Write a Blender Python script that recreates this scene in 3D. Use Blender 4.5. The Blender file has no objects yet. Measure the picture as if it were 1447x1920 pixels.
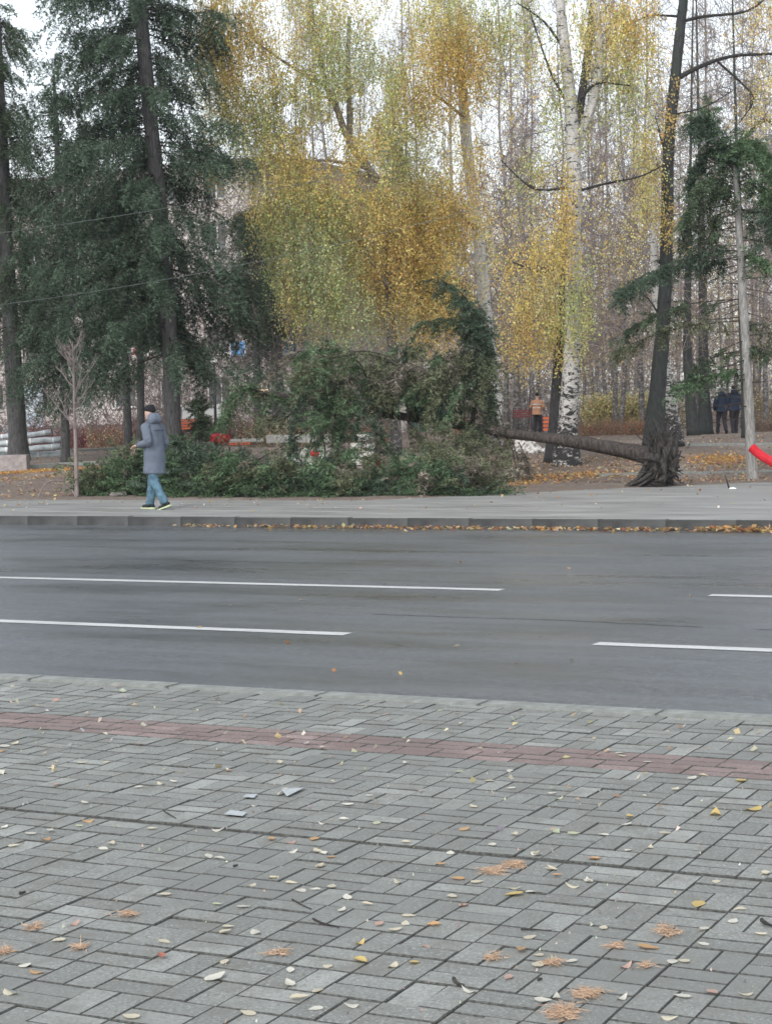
import bpy, bmesh, math, random
import numpy as np
from mathutils import Vector, Matrix
random.seed(7); R = np.random.default_rng(11)
S = bpy.context.scene; COL = S.collection

# ------------------------------------------------------------------ camera, sky, sun, exposure
F, PITCH, ROLL, CAMH, TH = 3460.8, math.radians(3.079), math.radians(1.281), 1.587, 0.46401
cam = bpy.data.cameras.new('camera'); cam.sensor_fit = 'HORIZONTAL'; cam.sensor_width = 36
cam.lens = F / 1447 * 36; cam.clip_start = .1; cam.clip_end = 2000
co = bpy.data.objects.new('camera', cam); COL.objects.link(co)
c_, s_, cp, sp = math.cos(ROLL), math.sin(ROLL), math.cos(PITCH), math.sin(PITCH)
rt, up, fw = Vector((c_, -s_*sp, -s_*cp)), Vector((s_, c_*sp, c_*cp)), Vector((0, cp, -sp))
M4 = Matrix.Identity(4)
for i in range(3):
    M4[i][0], M4[i][1], M4[i][2] = rt[i], up[i], -fw[i]
M4[2][3] = CAMH
co.matrix_world = M4; S.camera = co

SUN_EL, SUN_AZ = math.radians(42), math.radians(205)      # overcast: broad soft sun from behind the camera
w = bpy.data.worlds.new('World'); S.world = w; w.use_nodes = True
nt = w.node_tree; nt.nodes.clear()
out = nt.nodes.new('ShaderNodeOutputWorld'); bg = nt.nodes.new('ShaderNodeBackground')
sk = nt.nodes.new('ShaderNodeTexSky'); sk.sky_type = 'NISHITA'; sk.sun_disc = False
sk.sun_elevation = SUN_EL; sk.sun_rotation = SUN_AZ; sk.air_density = 1.0; sk.dust_density = 1.5; sk.ozone_density = 1.0
hs = nt.nodes.new('ShaderNodeHueSaturation'); hs.inputs['Saturation'].default_value = .30; hs.inputs['Hue'].default_value = .485
nt.links.new(sk.outputs[0], hs.inputs['Color']); nt.links.new(hs.outputs[0], bg.inputs['Color'])
bg.inputs['Strength'].default_value = .15
nt.links.new(bg.outputs[0], out.inputs[0])
sd = bpy.data.lights.new('sun', 'SUN'); sd.energy = .8; sd.angle = math.radians(25); sd.color = (1, .97, .93)
so = bpy.data.objects.new('sun', sd); COL.objects.link(so)
dv = Vector((math.sin(SUN_AZ)*math.cos(SUN_EL), math.cos(SUN_AZ)*math.cos(SUN_EL), math.sin(SUN_EL)))
so.rotation_euler = dv.to_track_quat('Z', 'Y').to_euler(); so.location = (0, -20, 40)
S.view_settings.view_transform = 'Standard'; S.view_settings.look = 'None'
S.view_settings.gamma = 1; S.view_settings.use_curve_mapping = False
S.view_settings.exposure = 1.0
S.render.engine = 'CYCLES'; S.cycles.max_bounces = 6; S.cycles.transparent_max_bounces = 8
S.cycles.filter_width = 1.6

# ------------------------------------------------------------------ places: road axes (u along the road, v across it), pixel rays
UX, UY, VX, VY = math.cos(TH), -math.sin(TH), math.sin(TH), math.cos(TH)
def W(u, v, z=0.): return Vector((u*UX + v*VX, u*UY + v*VY, z))
def UV(p): return p[0]*UX + p[1]*UY, p[0]*VX + p[1]*VY
def ray(px, py):
    x = (px - 723.5)/F; y = -(py - 960)/F
    return rt*x + up*y + fw
def P(px, py, Y):                       # the point at distance Y in front of the camera
    d = ray(px, py); t = Y/d.y
    return Vector((d.x*t, Y, CAMH + d.z*t))
def G(px, py, z=0.):
    d = ray(px, py); t = (z - CAMH)/d.z
    return Vector((d.x*t, d.y*t, z))
def edge(u):                            # back edge of the far pavement
    return float(np.interp(u, [-60, -15.3, -12.6, -10.2, -4, 40], [29.95, 29.95, 33.9, 36.8, 38.0, 38.0]))
def TZ(x, y):
    u, v = x*UX + y*UY, x*VX + y*VY
    t = min(1, max(0, (v - edge(u))/20))
    return .52*t*t*(3 - 2*t)
def GT(px, py):                         # where a pixel's ray meets the park ground
    d = ray(px, py); Y = 20.
    while Y < 240:
        if CAMH + d.z*Y/d.y <= TZ(d.x*Y/d.y, Y): break
        Y += .15
    return Vector((d.x*Y/d.y, Y, TZ(d.x*Y/d.y, Y)))
def on(px, Y):                          # ground point under a pixel column at distance Y
    p = P(px, 800, Y); p.z = TZ(p.x, p.y); return p

# ------------------------------------------------------------------ materials
def nodes(name):
    m = bpy.data.materials.new(name); m.use_nodes = True
    t = m.node_tree; t.nodes.clear()
    o = t.nodes.new('ShaderNodeOutputMaterial'); return m, t, o
def N(t, typ, **kw):
    n = t.nodes.new(typ)
    for k, v in kw.items():
        if k in n.inputs: n.inputs[k].default_value = v
        else: setattr(n, k, v)
    return n
def coord(t, scale=(1, 1, 1), rot=(0, 0, 0), kind='Object'):
    tc = N(t, 'ShaderNodeTexCoord'); mp = N(t, 'ShaderNodeMapping', Scale=scale, Rotation=rot)
    t.links.new(tc.outputs[kind], mp.inputs['Vector']); return mp.outputs[0]
def ramp(t, fac, stops):
    r = N(t, 'ShaderNodeValToRGB'); e = r.color_ramp.elements
    while len(e) < len(stops): e.new(.5)
    for el, (p, c) in zip(e, stops):
        el.position = p; el.color = (*c, 1) if len(c) == 3 else c
    t.links.new(fac, r.inputs[0]); return r.outputs[0]
def g(v): return (v, v, v)
def noise(t, vec, sc, det=3, rough=.55, dist=0):
    n = N(t, 'ShaderNodeTexNoise', Scale=sc, Detail=det, Roughness=rough, Distortion=dist)
    t.links.new(vec, n.inputs['Vector']); return n.outputs['Fac']
def mixc(t, a, b, fac, mode='MIX'):
    m = N(t, 'ShaderNodeMix', data_type='RGBA', blend_type=mode)
    for s, i in ((fac, 0), (a, 6), (b, 7)):
        if isinstance(s, (int, float)): m.inputs[i].default_value = s
        elif isinstance(s, tuple): m.inputs[i].default_value = (*s, 1)
        else: t.links.new(s, m.inputs[i])
    return m.outputs[2]
def bump(t, h, strength=.3, dist=.01):
    b = N(t, 'ShaderNodeBump', Strength=strength, Distance=dist)
    t.links.new(h, b.inputs['Height']); return b.outputs[0]
def finish(t, o, col, rough=.8, nrm=None, metallic=0, spec=.4):
    p = N(t, 'ShaderNodeBsdfPrincipled', Metallic=metallic)
    p.inputs['Specular IOR Level'].default_value = spec
    for s, k in ((col, 'Base Color'), (rough, 'Roughness')):
        if isinstance(s, tuple): p.inputs[k].default_value = (*s, 1)
        elif isinstance(s, (int, float)): p.inputs[k].default_value = s
        else: t.links.new(s, p.inputs[k])
    if nrm is not None: t.links.new(nrm, p.inputs['Normal'])
    t.links.new(p.outputs[0], o.inputs[0])
def plain(name, c, rough=.8, var=.25, sc=8, bmp=.2, spec=.3, metallic=0):
    m, t, o = nodes(name); v = coord(t)
    n = noise(t, v, sc, 4)
    lo = tuple(x*(1 - var) for x in c); hi = tuple(min(1, x*(1 + var)) for x in c)
    col = ramp(t, n, [(.3, lo), (.7, hi)])
    finish(t, o, col, rough, bump(t, n, bmp), metallic, spec); return m
def leafmat(name, trans=.35, rough=.7):
    m, t, o = nodes(name)
    a = N(t, 'ShaderNodeAttribute', attribute_name='col')
    d = N(t, 'ShaderNodeBsdfDiffuse'); tr = N(t, 'ShaderNodeBsdfTranslucent'); mx = N(t, 'ShaderNodeMixShader', Fac=trans)
    t.links.new(a.outputs['Color'], d.inputs['Color']); t.links.new(a.outputs['Color'], tr.inputs['Color'])
    t.links.new(d.outputs[0], mx.inputs[1]); t.links.new(tr.outputs[0], mx.inputs[2]); t.links.new(mx.outputs[0], o.inputs[0])
    return m
LEAF = leafmat('leaf_surface', .46); NEEDLE = leafmat('needle_surface', .18); TWIGM = leafmat('twig_surface', 0.)

def asphalt():
    m, t, o = nodes('wet_asphalt'); v = coord(t)
    st = noise(t, coord(t, (.22, 3.2, 1)), 1.3, 6, .62); tracks = noise(t, coord(t, (.05, 1.1, 1)), 1.1, 2); fine = noise(t, v, 24, 6, .85); grit = noise(t, v, 42, 3, .85); big = noise(t, coord(t, (.35, .8, 1)), .9, 5, .65)
    col = ramp(t, fine, [(.30, (.035, .037, .039)), (.52, (.088, .094, .101)), (.72, (.225, .235, .24))])
    col = mixc(t, col, (.28, .295, .31), ramp(t, grit, [(.58, g(0)), (.68, g(.75))]))
    col = mixc(t, col, (.118, .129, .141), ramp(t, st, [(.42, g(0)), (.7, g(.8))]))
    col = mixc(t, col, (.047, .050, .050), ramp(t, big, [(.46, g(0)), (.68, g(.65))]))
    wet = ramp(t, mixc(t, big, tracks, .5), [(.38, g(.55)), (.52, g(.36)), (.62, g(.24))])
    finish(t, o, col, wet, bump(t, fine, .5, .005), spec=.55); return m
def paintm():
    m, t, o = nodes('worn_road_paint'); v = coord(t); f = noise(t, v, 38, 4, .75); b_ = noise(t, coord(t, (.6, 3, 1)), 3, 4, .65)
    col = ramp(t, f, [(.3, (.40, .41, .405)), (.5, (.56, .57, .565)), (.7, (.64, .65, .645))])
    col = mixc(t, col, (.13, .135, .14), ramp(t, f, [(.60, g(0)), (.68, g(.7))])); col = mixc(t, col, (.30, .31, .31), ramp(t, b_, [(.5, g(0)), (.68, g(.7))]))
    finish(t, o, col, .5, bump(t, f, .3, .004)); return m
def paver(name, c, src):
    m, t, o = nodes(name); v = coord(t, kind='Object')
    if src == 'object':
        oi = N(t, 'ShaderNodeObjectInfo'); rnd = oi.outputs['Random']
        va = N(t, 'ShaderNodeVectorMath', operation='ADD'); sc = N(t, 'ShaderNodeVectorMath', operation='SCALE')
        t.links.new(oi.outputs['Location'], sc.inputs[0]); sc.inputs['Scale'].default_value = 1
        t.links.new(v, va.inputs[0]); t.links.new(sc.outputs[0], va.inputs[1]); v = va.outputs[0]
    else:
        a = N(t, 'ShaderNodeAttribute', attribute_name='col'); rnd = a.outputs['Fac']
    fine = noise(t, v, 85, 4, .85); mid = noise(t, v, 38, 5, .7); dirt = noise(t, v, 6, 5, .65); big = noise(t, v, 1.1, 3)
    d = lambda k: tuple(x*k for x in c)
    col = ramp(t, rnd, [(0, d(.78)), (.5, d(.96)), (.85, d(1.08)), (1, d(1.38))])
    col = mixc(t, col, d(.55), ramp(t, mid, [(.48, g(0)), (.72, g(.6))]))
    col = mixc(t, col, tuple(min(1, x*1.5 + .12) for x in c), ramp(t, fine, [(.55, g(0)), (.66, g(.85))]))
    col = mixc(t, col, d(.3), ramp(t, fine, [(.34, g(.85)), (.45, g(0))]))
    col = mixc(t, col, (c[0]*.66, c[1]*.62, c[2]*.56), ramp(t, dirt, [(.48, g(0)), (.7, g(.65))]))
    col = mixc(t, col, d(.74), ramp(t, big, [(.48, g(0)), (.66, g(.7))]))
    rg = ramp(t, dirt, [(.3, g(.55)), (.7, g(.8))])
    finish(t, o, col, rg, bump(t, fine, .6, .003), spec=.35); return m
def soil():
    m, t, o = nodes('park_soil'); v = coord(t)
    n1 = noise(t, v, .35, 4); n2 = noise(t, v, 7, 5, .7); n3 = noise(t, v, 30, 3, .7)
    col = ramp(t, n2, [(.3, (.07, .057, .049)), (.55, (.165, .128, .106)), (.75, (.26, .195, .145))])
    col = mixc(t, col, (.26, .225, .195), ramp(t, n1, [(.5, g(0)), (.65, g(.55))]))
    col = mixc(t, col, (.36, .25, .15), ramp(t, n3, [(.6, g(0)), (.72, g(.7))]))
    finish(t, o, col, .9, bump(t, n2, .6, .04)); return m
def farpave():
    m, t, o = nodes('far_concrete'); v = coord(t, (.3, 2.2, 1)); v2 = coord(t)
    n = noise(t, v, 1.5, 5, .65); f = noise(t, v2, 40, 3, .7)
    col = ramp(t, n, [(.3, (.13, .128, .122)), (.5, (.24, .238, .228)), (.7, (.38, .375, .36))])
    col = mixc(t, col, (.12, .115, .11), ramp(t, f, [(.3, g(.6)), (.45, g(0))]))
    finish(t, o, col, ramp(t, n, [(.3, g(.45)), (.7, g(.7))]), bump(t, f, .4, .006)); return m
def birchbark(name, white, dark, base_h=2.2, amount=.5):
    m, t, o = nodes(name); v = coord(t)
    vs = coord(t, (1.3, 1.3, 3.0)); n = noise(t, vs, 3.1, 5, .7, 1.6); n2 = noise(t, coord(t, (3, 3, 22)), 2, 3, .6); blot = noise(t, coord(t, (1, 1, 1.9)), 3.6, 3, .6)
    sx = N(t, 'ShaderNodeSeparateXYZ'); t.links.new(v, sx.inputs[0])
    mr = N(t, 'ShaderNodeMapRange'); t.links.new(sx.outputs['Z'], mr.inputs[0])
    for k, x in zip(('From Min', 'From Max', 'To Min', 'To Max'), (0, base_h, .14, 0.)): mr.inputs[k].default_value = x
    ad = N(t, 'ShaderNodeMath', operation='ADD'); t.links.new(n, ad.inputs[0]); t.links.new(mr.outputs[0], ad.inputs[1])
    ad2 = N(t, 'ShaderNodeMath', operation='ADD'); t.links.new(blot, ad2.inputs[0]); t.links.new(mr.outputs[0], ad2.inputs[1])
    col = ramp(t, n2, [(.35, tuple(x*.72 for x in white)), (.6, white)])
    col = mixc(t, col, dark, ramp(t, n2, [(.64, g(0)), (.70, g(.65))]))
    col = mixc(t, col, dark, ramp(t, ad.outputs[0], [(.635 - .1*amount, g(0)), (.675 - .1*amount, g(1))]))
    col = mixc(t, col, dark, ramp(t, ad2.outputs[0], [(.64, g(0)), (.72, g(.95))]))
    finish(t, o, col, .75, bump(t, n, .5, .02)); return m
def rough_bark(name, lo, hi, moss=None):
    m, t, o = nodes(name)
    n = noise(t, coord(t, (1, 1, .22)), 22, 5, .7, .6); b = noise(t, coord(t), 2.5, 3)
    col = ramp(t, n, [(.35, lo), (.65, hi)])
    if moss: col = mixc(t, col, moss, ramp(t, b, [(.4, g(0)), (.65, g(.7))]))
    finish(t, o, col, .9, bump(t, n, .9, .03)); return m
M = dict(asphalt=asphalt(), soil=soil(), far=farpave(),
    paver=paver('grey_paver', (.235, .243, .228), 'object'), paver_j=paver('grey_paver_joined', (.235, .243, .228), 'attr'),
    red=paver('red_paver', (.235, .175, .165), 'attr'),
    sand=plain('joint_sand', (.085, .086, .08), .95, .6, 60), edge=plain('dirty_shaded_paver_edge', (.075, .077, .071), .95, .6, 60), kerb=plain('kerb_concrete', (.235, .245, .23), .8, .25, 14),  # paver edge: dirt, darkened further to stand in for shade in the joints
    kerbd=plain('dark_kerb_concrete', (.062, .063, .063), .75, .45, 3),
    paint=paintm(),
    birch=birchbark('birch_bark', (.66, .64, .60), (.028, .026, .025), 2.6), burl=birchbark('old_birch_bark', (.50, .48, .455), (.022, .021, .02), 2.6, .85),
    farbirch=birchbark('far_birch_bark', (.30, .28, .27), (.07, .065, .062), 4, .9),
    dark=rough_bark('black_bark', (.012, .012, .013), (.05, .047, .047)), spruce=rough_bark('spruce_bark', (.030, .031, .033), (.105, .10, .10)),
    mossy=rough_bark('mossy_bark', (.014, .016, .017), (.060, .063, .063), (.035, .046, .038)), pale=rough_bark('pale_grey_bark', (.13, .125, .12), (.34, .33, .31)),
    fallen=rough_bark('fallen_trunk_bark', (.012, .011, .010), (.082, .066, .060)), sapling=rough_bark('sapling_bark', (.16, .13, .125), (.30, .25, .24)),
    root=rough_bark('earthy_root', (.014, .013, .012), (.075, .066, .06)), wood=plain('split_wood', (.55, .42, .28), .8, .3, 20))

# ------------------------------------------------------------------ objects
def setp(o, label=None, cat=None, group=None, kind=None):
    if label: o['label'] = label
    if cat: o['category'] = cat
    if group: o['group'] = group
    if kind: o['kind'] = kind
    return o
def empty(name, loc, label, cat, group=None, rz=0):
    o = bpy.data.objects.new(name, None); COL.objects.link(o); o.location = loc; o.rotation_euler.z = rz
    o.empty_display_size = .1
    return setp(o, label, cat, group)
def link(name, me, parent=None, mat=None, loc=None, world=False):
    o = bpy.data.objects.new(name, me); COL.objects.link(o)
    if mat is not None and not me.materials: me.materials.append(mat)
    if parent is not None:
        o.parent = parent
        if world: o.matrix_parent_inverse = (Matrix.Translation(parent.location) @ parent.rotation_euler.to_matrix().to_4x4()).inverted()
    if loc is not None: o.location = loc
    return o
def mesh_np(name, verts, faces, cols=None, smooth=False):
    """verts (n,3); faces (m,k) array, or list of such arrays; cols per vertex rgb"""
    if not isinstance(faces, list): faces = [faces]
    me = bpy.data.meshes.new(name); verts = np.asarray(verts, np.float32)
    me.vertices.add(len(verts)); me.vertices.foreach_set('co', verts.ravel())
    li = np.concatenate([np.asarray(f, np.int32).ravel() for f in faces])
    lt = np.concatenate([np.full(len(f), f.shape[1], np.int32) for f in faces])
    ls = np.concatenate([[0], np.cumsum(lt)[:-1]]).astype(np.int32)
    me.loops.add(len(li)); me.loops.foreach_set('vertex_index', li)
    me.polygons.add(len(lt)); me.polygons.foreach_set('loop_start', ls); me.polygons.foreach_set('loop_total', lt)
    me.polygons.foreach_set('use_smooth', np.full(len(lt), bool(smooth)))
    if cols is not None:
        a = me.attributes.new('col', 'FLOAT_COLOR', 'POINT'); c4 = np.ones((len(verts), 4), np.float32); c4[:, :3] = cols
        a.data.foreach_set('color', c4.ravel())
    me.update(); me.validate(); return me
class MB:
    def __init__(s): s.v = []; s.f = {}; s.c = []; s.n = 0
    def add(s, v, f, c=None):
        v = np.asarray(v, float); f = np.asarray(f, int)
        s.v.append(v); s.f.setdefault(f.shape[1], []).append(f + s.n); s.n += len(v)
        if c is not None: s.c.append(np.broadcast_to(np.asarray(c, float), (len(v), 3)))
    def box(s, c, size, rz=0, c3=None, axes=None):
        h = np.array(size)/2; q = np.array([[x, y, z] for z in (-1, 1) for y in (-1, 1) for x in (-1, 1)])*h
        if axes is not None: q = q @ np.array(axes)
        else:
            ca, sa = math.cos(rz), math.sin(rz); q = np.stack([q[:, 0]*ca - q[:, 1]*sa, q[:, 0]*sa + q[:, 1]*ca, q[:, 2]], 1)
        s.add(q + np.array(c), [[0, 2, 3, 1], [4, 5, 7, 6], [0, 1, 5, 4], [2, 6, 7, 3], [0, 4, 6, 2], [1, 3, 7, 5]], c3)
    def tube(s, pts, rad, n=8, jit=0, c3=None, cap=True, flat=1.):
        pts = [Vector(p) for p in pts]; rad = np.broadcast_to(np.asarray(rad, float), (len(pts),)); V = []
        t0 = (pts[1] - pts[0]).normalized(); a = t0.orthogonal().normalized()
        for i, p in enumerate(pts):
            t = (pts[min(i+1, len(pts)-1)] - pts[max(i-1, 0)]).normalized()
            a = (a - t*a.dot(t)).normalized(); b = t.cross(a)
            for k in range(n):
                th = 2*math.pi*k/n; r = rad[i]*(1 + jit*random.uniform(-1, 1))
                V.append(p + a*(math.cos(th)*r) + b*(math.sin(th)*r*flat))
        Fq = [[i*n + k, i*n + (k+1) % n, (i+1)*n + (k+1) % n, (i+1)*n + k] for i in range(len(pts)-1) for k in range(n)]
        s.add(np.array(V), Fq, c3)
        if cap:
            m = len(V); base = s.n - m
            s.f.setdefault(n, []).append(np.array([[base + k for k in range(n)][::-1], [base + m - n + k for k in range(n)]]))
    def mesh(s, name, smooth=False):
        return mesh_np(name, np.concatenate(s.v), [np.concatenate(f) for f in s.f.values()], np.concatenate(s.c) if s.c else None, smooth)
    def build(s, name, mat, parent=None, smooth=False, world=True): return link(name, s.mesh(name, smooth), parent, mat, world=world)
def smoothpts(pts, k=4):
    pts = [np.array(p, float) for p in pts]; o = []
    for i in range(len(pts)-1):
        p0, p1, p2, p3 = pts[max(i-1, 0)], pts[i], pts[i+1], pts[min(i+2, len(pts)-1)]
        for j in range(k):
            t = j/k
            o.append(.5*((2*p1) + (p2-p0)*t + (2*p0-5*p1+4*p2-p3)*t*t + (3*p1-p0-3*p2+p3)*t**3))
    o.append(pts[-1]); return [Vector(x) for x in o]
def nrm(a): return a/np.maximum(np.linalg.norm(a, axis=-1, keepdims=True), 1e-9)
def vary(base, n, amt=.2, hue=.08):
    b = np.broadcast_to(np.asarray(base, float), (n, 3))
    return np.clip(b*(1 + amt*R.normal(size=(n, 1)))*(1 + hue*R.normal(size=(n, 3))), .004, .95)

def blades(p, d, ln, wd, col):
    """thin needle tufts: one triangle each"""
    n = len(p); s = nrm(np.cross(d, R.normal(size=(n, 3))))*wd[:, None]/2
    v = np.stack([p - s, p + s, p + d*ln[:, None]], 1).reshape(-1, 3)
    return v, np.arange(3*n).reshape(-1, 3), np.repeat(col, 3, 0)
def leaves(p, size, col, hang=.6):
    n = len(p); a = nrm(R.normal(size=(n, 3))*(1 - hang*.6) + np.array([0, 0, -1.])*hang)
    s = nrm(np.cross(a, R.normal(size=(n, 3)))); L = size[:, None]
    v = np.stack([p, p + a*L*.5 + s*L*.36, p + a*L, p + a*L*.5 - s*L*.36], 1).reshape(-1, 3)
    return v, np.arange(4*n).reshape(-1, 4), np.repeat(col, 4, 0)
def sprays(mb, O, D, L, col, M_=10, B=6, droop=.35, bl=.085, bw=.028, tw=.38, hang=0., amt=.36):
    """flat conifer sprays: an axis with paired side twigs, each twig set with needle tufts"""
    O, D, L = np.asarray(O, float), nrm(np.asarray(D, float)), np.asarray(L, float); n = len(O)
    t = (np.arange(M_) + .5)/M_; dn = np.array([0, 0, -1.])
    ax = O[:, None] + D[:, None]*(L[:, None, None]*t[None, :, None]) + dn*(droop*L[:, None]*t**2)[..., None]
    sd = nrm(np.cross(D, dn) + R.normal(size=(n, 3))*.25)
    sg = np.where(np.arange(M_) % 2 == 0, 1, -1)
    td = nrm(D[:, None]*.65 + sd[:, None]*sg[None, :, None] + dn*(.2 + hang) + R.normal(size=(n, M_, 3))*.2)
    tl = L[:, None]*tw*(1 - .75*t)[None] * R.uniform(.6, 1.2, (n, M_))
    b = (np.arange(B) + .3)/B
    p = ax[:, :, None] + td[:, :, None]*(tl[..., None, None]*b[None, None, :, None]) + R.normal(size=(n, M_, B, 3))*.012
    d = nrm(td[:, :, None] + R.normal(size=(n, M_, B, 3))*.55)
    cs = np.broadcast_to(np.asarray(col, float), (n, 3))*(1 + .25*R.normal(size=(n, 1)))
    c = np.clip(np.broadcast_to(cs[:, None, None], p.shape)*(1 + amt*R.normal(size=p.shape[:3] + (1,))), .006, .8).reshape(-1, 3)
    k = n*M_*B
    v, f, cc = blades(p.reshape(-1, 3), d.reshape(-1, 3), R.uniform(.7, 1.3, k)*bl, R.uniform(.7, 1.3, k)*bw, c)
    mb.add(v, f, cc)
def thin(mb, A, Bp, w0, col):
    """twigs as thin 3-sided slivers"""
    A, Bp = np.asarray(A, float), np.asarray(Bp, float); n = len(A); d = nrm(Bp - A)
    s = nrm(np.cross(d, R.normal(size=(n, 3)))); q = np.cross(d, s); w0 = np.broadcast_to(w0, (n,))[:, None]
    v = np.stack([A + s*w0, A - s*w0*.5 + q*w0*.87, A - s*w0*.5 - q*w0*.87, Bp], 1).reshape(-1, 3)
    i = np.arange(n)[:, None]*4
    f = np.concatenate([i + [0, 1, 3], i + [1, 2, 3], i + [2, 0, 3]])
    mb.add(v, f, np.repeat(np.broadcast_to(col, (n, 3)), 4, 0))

# ------------------------------------------------------------------ THE SETTING: road, kerbs, pavements, park ground
def proj(p):
    d = Vector(p) - Vector((0, 0, CAMH)); z = d.dot(fw)
    return 723.5 + F*d.dot(rt)/z, 960 - F*d.dot(up)/z, z
RZ = -TH                                # rotation that lays local x along the road
NK0, NK1, FK0, FK1, ROADZ = 9.03, 9.22, 24.70, 24.88, -.14
def strip(name, us, lo, hi, z, mat, kind='structure', rows=1):
    V, Fq = [], []; nr = rows + 1
    for u in us:
        a, b = lo(u), hi(u)
        for j in range(nr): q = W(u, a + (b-a)*j/rows, z); V.append(q)
    for i in range(len(us)-1):
        for j in range(rows): k = i*nr + j; Fq.append([k, k+nr, k+nr+1, k+1])
    # keep local axes along the road so that the material's streaks follow it
    me = mesh_np(name, np.array(V), np.array(Fq)); o = link(name, me, None, mat)
    Mx = Matrix.Rotation(RZ, 4, 'Z'); me.transform(Mx.inverted()); o.matrix_world = Mx
    return setp(o, kind=kind)
us = list(np.arange(-160, 161, 4.))
road = strip('road', [-200, -40, 0, 40, 200], lambda u: NK1 - .03, lambda u: FK0 + .03, ROADZ, M['asphalt'])
def onroad(name, u0, u1, v, wd):
    mb = MB(); n = max(2, int((u1-u0)/.25)); pts = []
    for i in range(n+1):
        u = u0 + (u1-u0)*i/n
        for sgn in (-1, 1): pts.append((u, v + sgn*(wd/2 + random.uniform(-.006, .006)), ROADZ + .004))
    mb.add(pts, [[2*i, 2*i+2, 2*i+3, 2*i+1] for i in range(n)])
    return link(name, mb.mesh(name), road, M['paint'])
for v, u_end in ((16.28, -6.92), (12.71, -6.72)):
    for k in (-1, 0, 1): onroad('lane_dash', u_end - 6.1 + 8.15*k, u_end + 8.15*k, v, .17)
for pts, wd in (([(700, 1152), (860, 1158), (1040, 1163), (1180, 1170), (1330, 1177)], .022), ([(1410, 1180), (1470, 1183)], .02), ([(250, 1048), (420, 1052), (600, 1057)], .018)):
    q = [G(x, y, ROADZ) for x, y in pts]; cr = []                    # sealed cracks running along the lanes
    for a, b in zip(q[:-1], q[1:]):
        for k in range(10): t = k/10; p_ = UV(a.lerp(b, t)); cr.append((p_[0], p_[1] + random.gauss(0, .008)))
    mb = MB(); mb.add([(u, v + sg*wd/2*random.uniform(.5, 1.2), ROADZ + .002) for u, v in cr for sg in (-1, 1)], [[2*i, 2*i+2, 2*i+3, 2*i+1] for i in range(len(cr)-1)]); link('crack', mb.mesh('crack'), road, M['dark'])
near = strip('near_pavement', [-60, 0, 60], lambda u: -30, lambda u: NK0 + .05, -.009, M['sand'])
def kerb(name, v0, v1, mat, z0, u0, u1, L, top):
    k = bpy.data.objects.new(name, None); COL.objects.link(k); k.rotation_euler.z = RZ; setp(k, kind='structure')
    k.matrix_world = Matrix.Rotation(RZ, 4, 'Z'); shared = None
    n = int((u1-u0)/L)
    for i in range(n):
        if shared is None:
            bm = bmesh.new(); bmesh.ops.create_cube(bm, size=1)
            bmesh.ops.scale(bm, vec=(L-.005, v1-v0, top-z0), verts=bm.verts)
            bmesh.ops.bevel(bm, geom=[e for e in bm.edges if e.calc_face_angle(0) > 1], offset=.010, segments=2, affect='EDGES')
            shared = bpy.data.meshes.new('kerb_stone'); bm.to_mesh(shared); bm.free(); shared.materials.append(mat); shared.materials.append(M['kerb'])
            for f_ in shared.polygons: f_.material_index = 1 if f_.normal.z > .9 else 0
        o = link('kerb_stone', shared, k)
        o.location = (u0 + (i+.5)*L, (v0+v1)/2, (top+z0)/2 + random.uniform(-.003, .003)); o.rotation_euler = (0, random.gauss(0, .001), random.gauss(0, .0012))
    return k
kerb('near_kerb', NK0+.02, NK1, M['kerb'], -.22, -16, 8, 1., .006)
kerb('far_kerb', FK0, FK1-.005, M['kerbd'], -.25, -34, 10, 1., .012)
far = strip('far_pavement', sorted(us + [-15.3, -14, -12.6, -11.4, -10.2]), lambda u: FK1 - .02, edge, 0., M['far'])

# park ground, rising gently behind the far pavement
gu = sorted(list(np.arange(-70, 61, 1.)) + [-15.3, -12.6, -10.2, -250, -150, -100, 90, 150, 250])
go = [-.04, .15, .5, 1, 1.6, 2.4, 3.3, 4.5, 6, 8, 10, 12, 14, 16, 18, 20, 23, 27, 32, 40, 60, 100, 180, 260]
V, Fq = [], []
for u in gu:
    for k, o_ in enumerate(go):
        q = W(u, edge(u) + o_); q.z = TZ(q.x, q.y) + (.006 + random.uniform(0, .03)*min(1, o_) if o_ > 0 else -.03); V.append(q)
for i in range(len(gu)-1):
    for j in range(len(go)-1): a = i*len(go) + j; Fq.append([a, a+len(go), a+len(go)+1, a+1])
ground = link('park_ground', mesh_np('park_ground', np.array(V), np.array(Fq), smooth=True), None, M['soil']); setp(ground, kind='structure')

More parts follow.
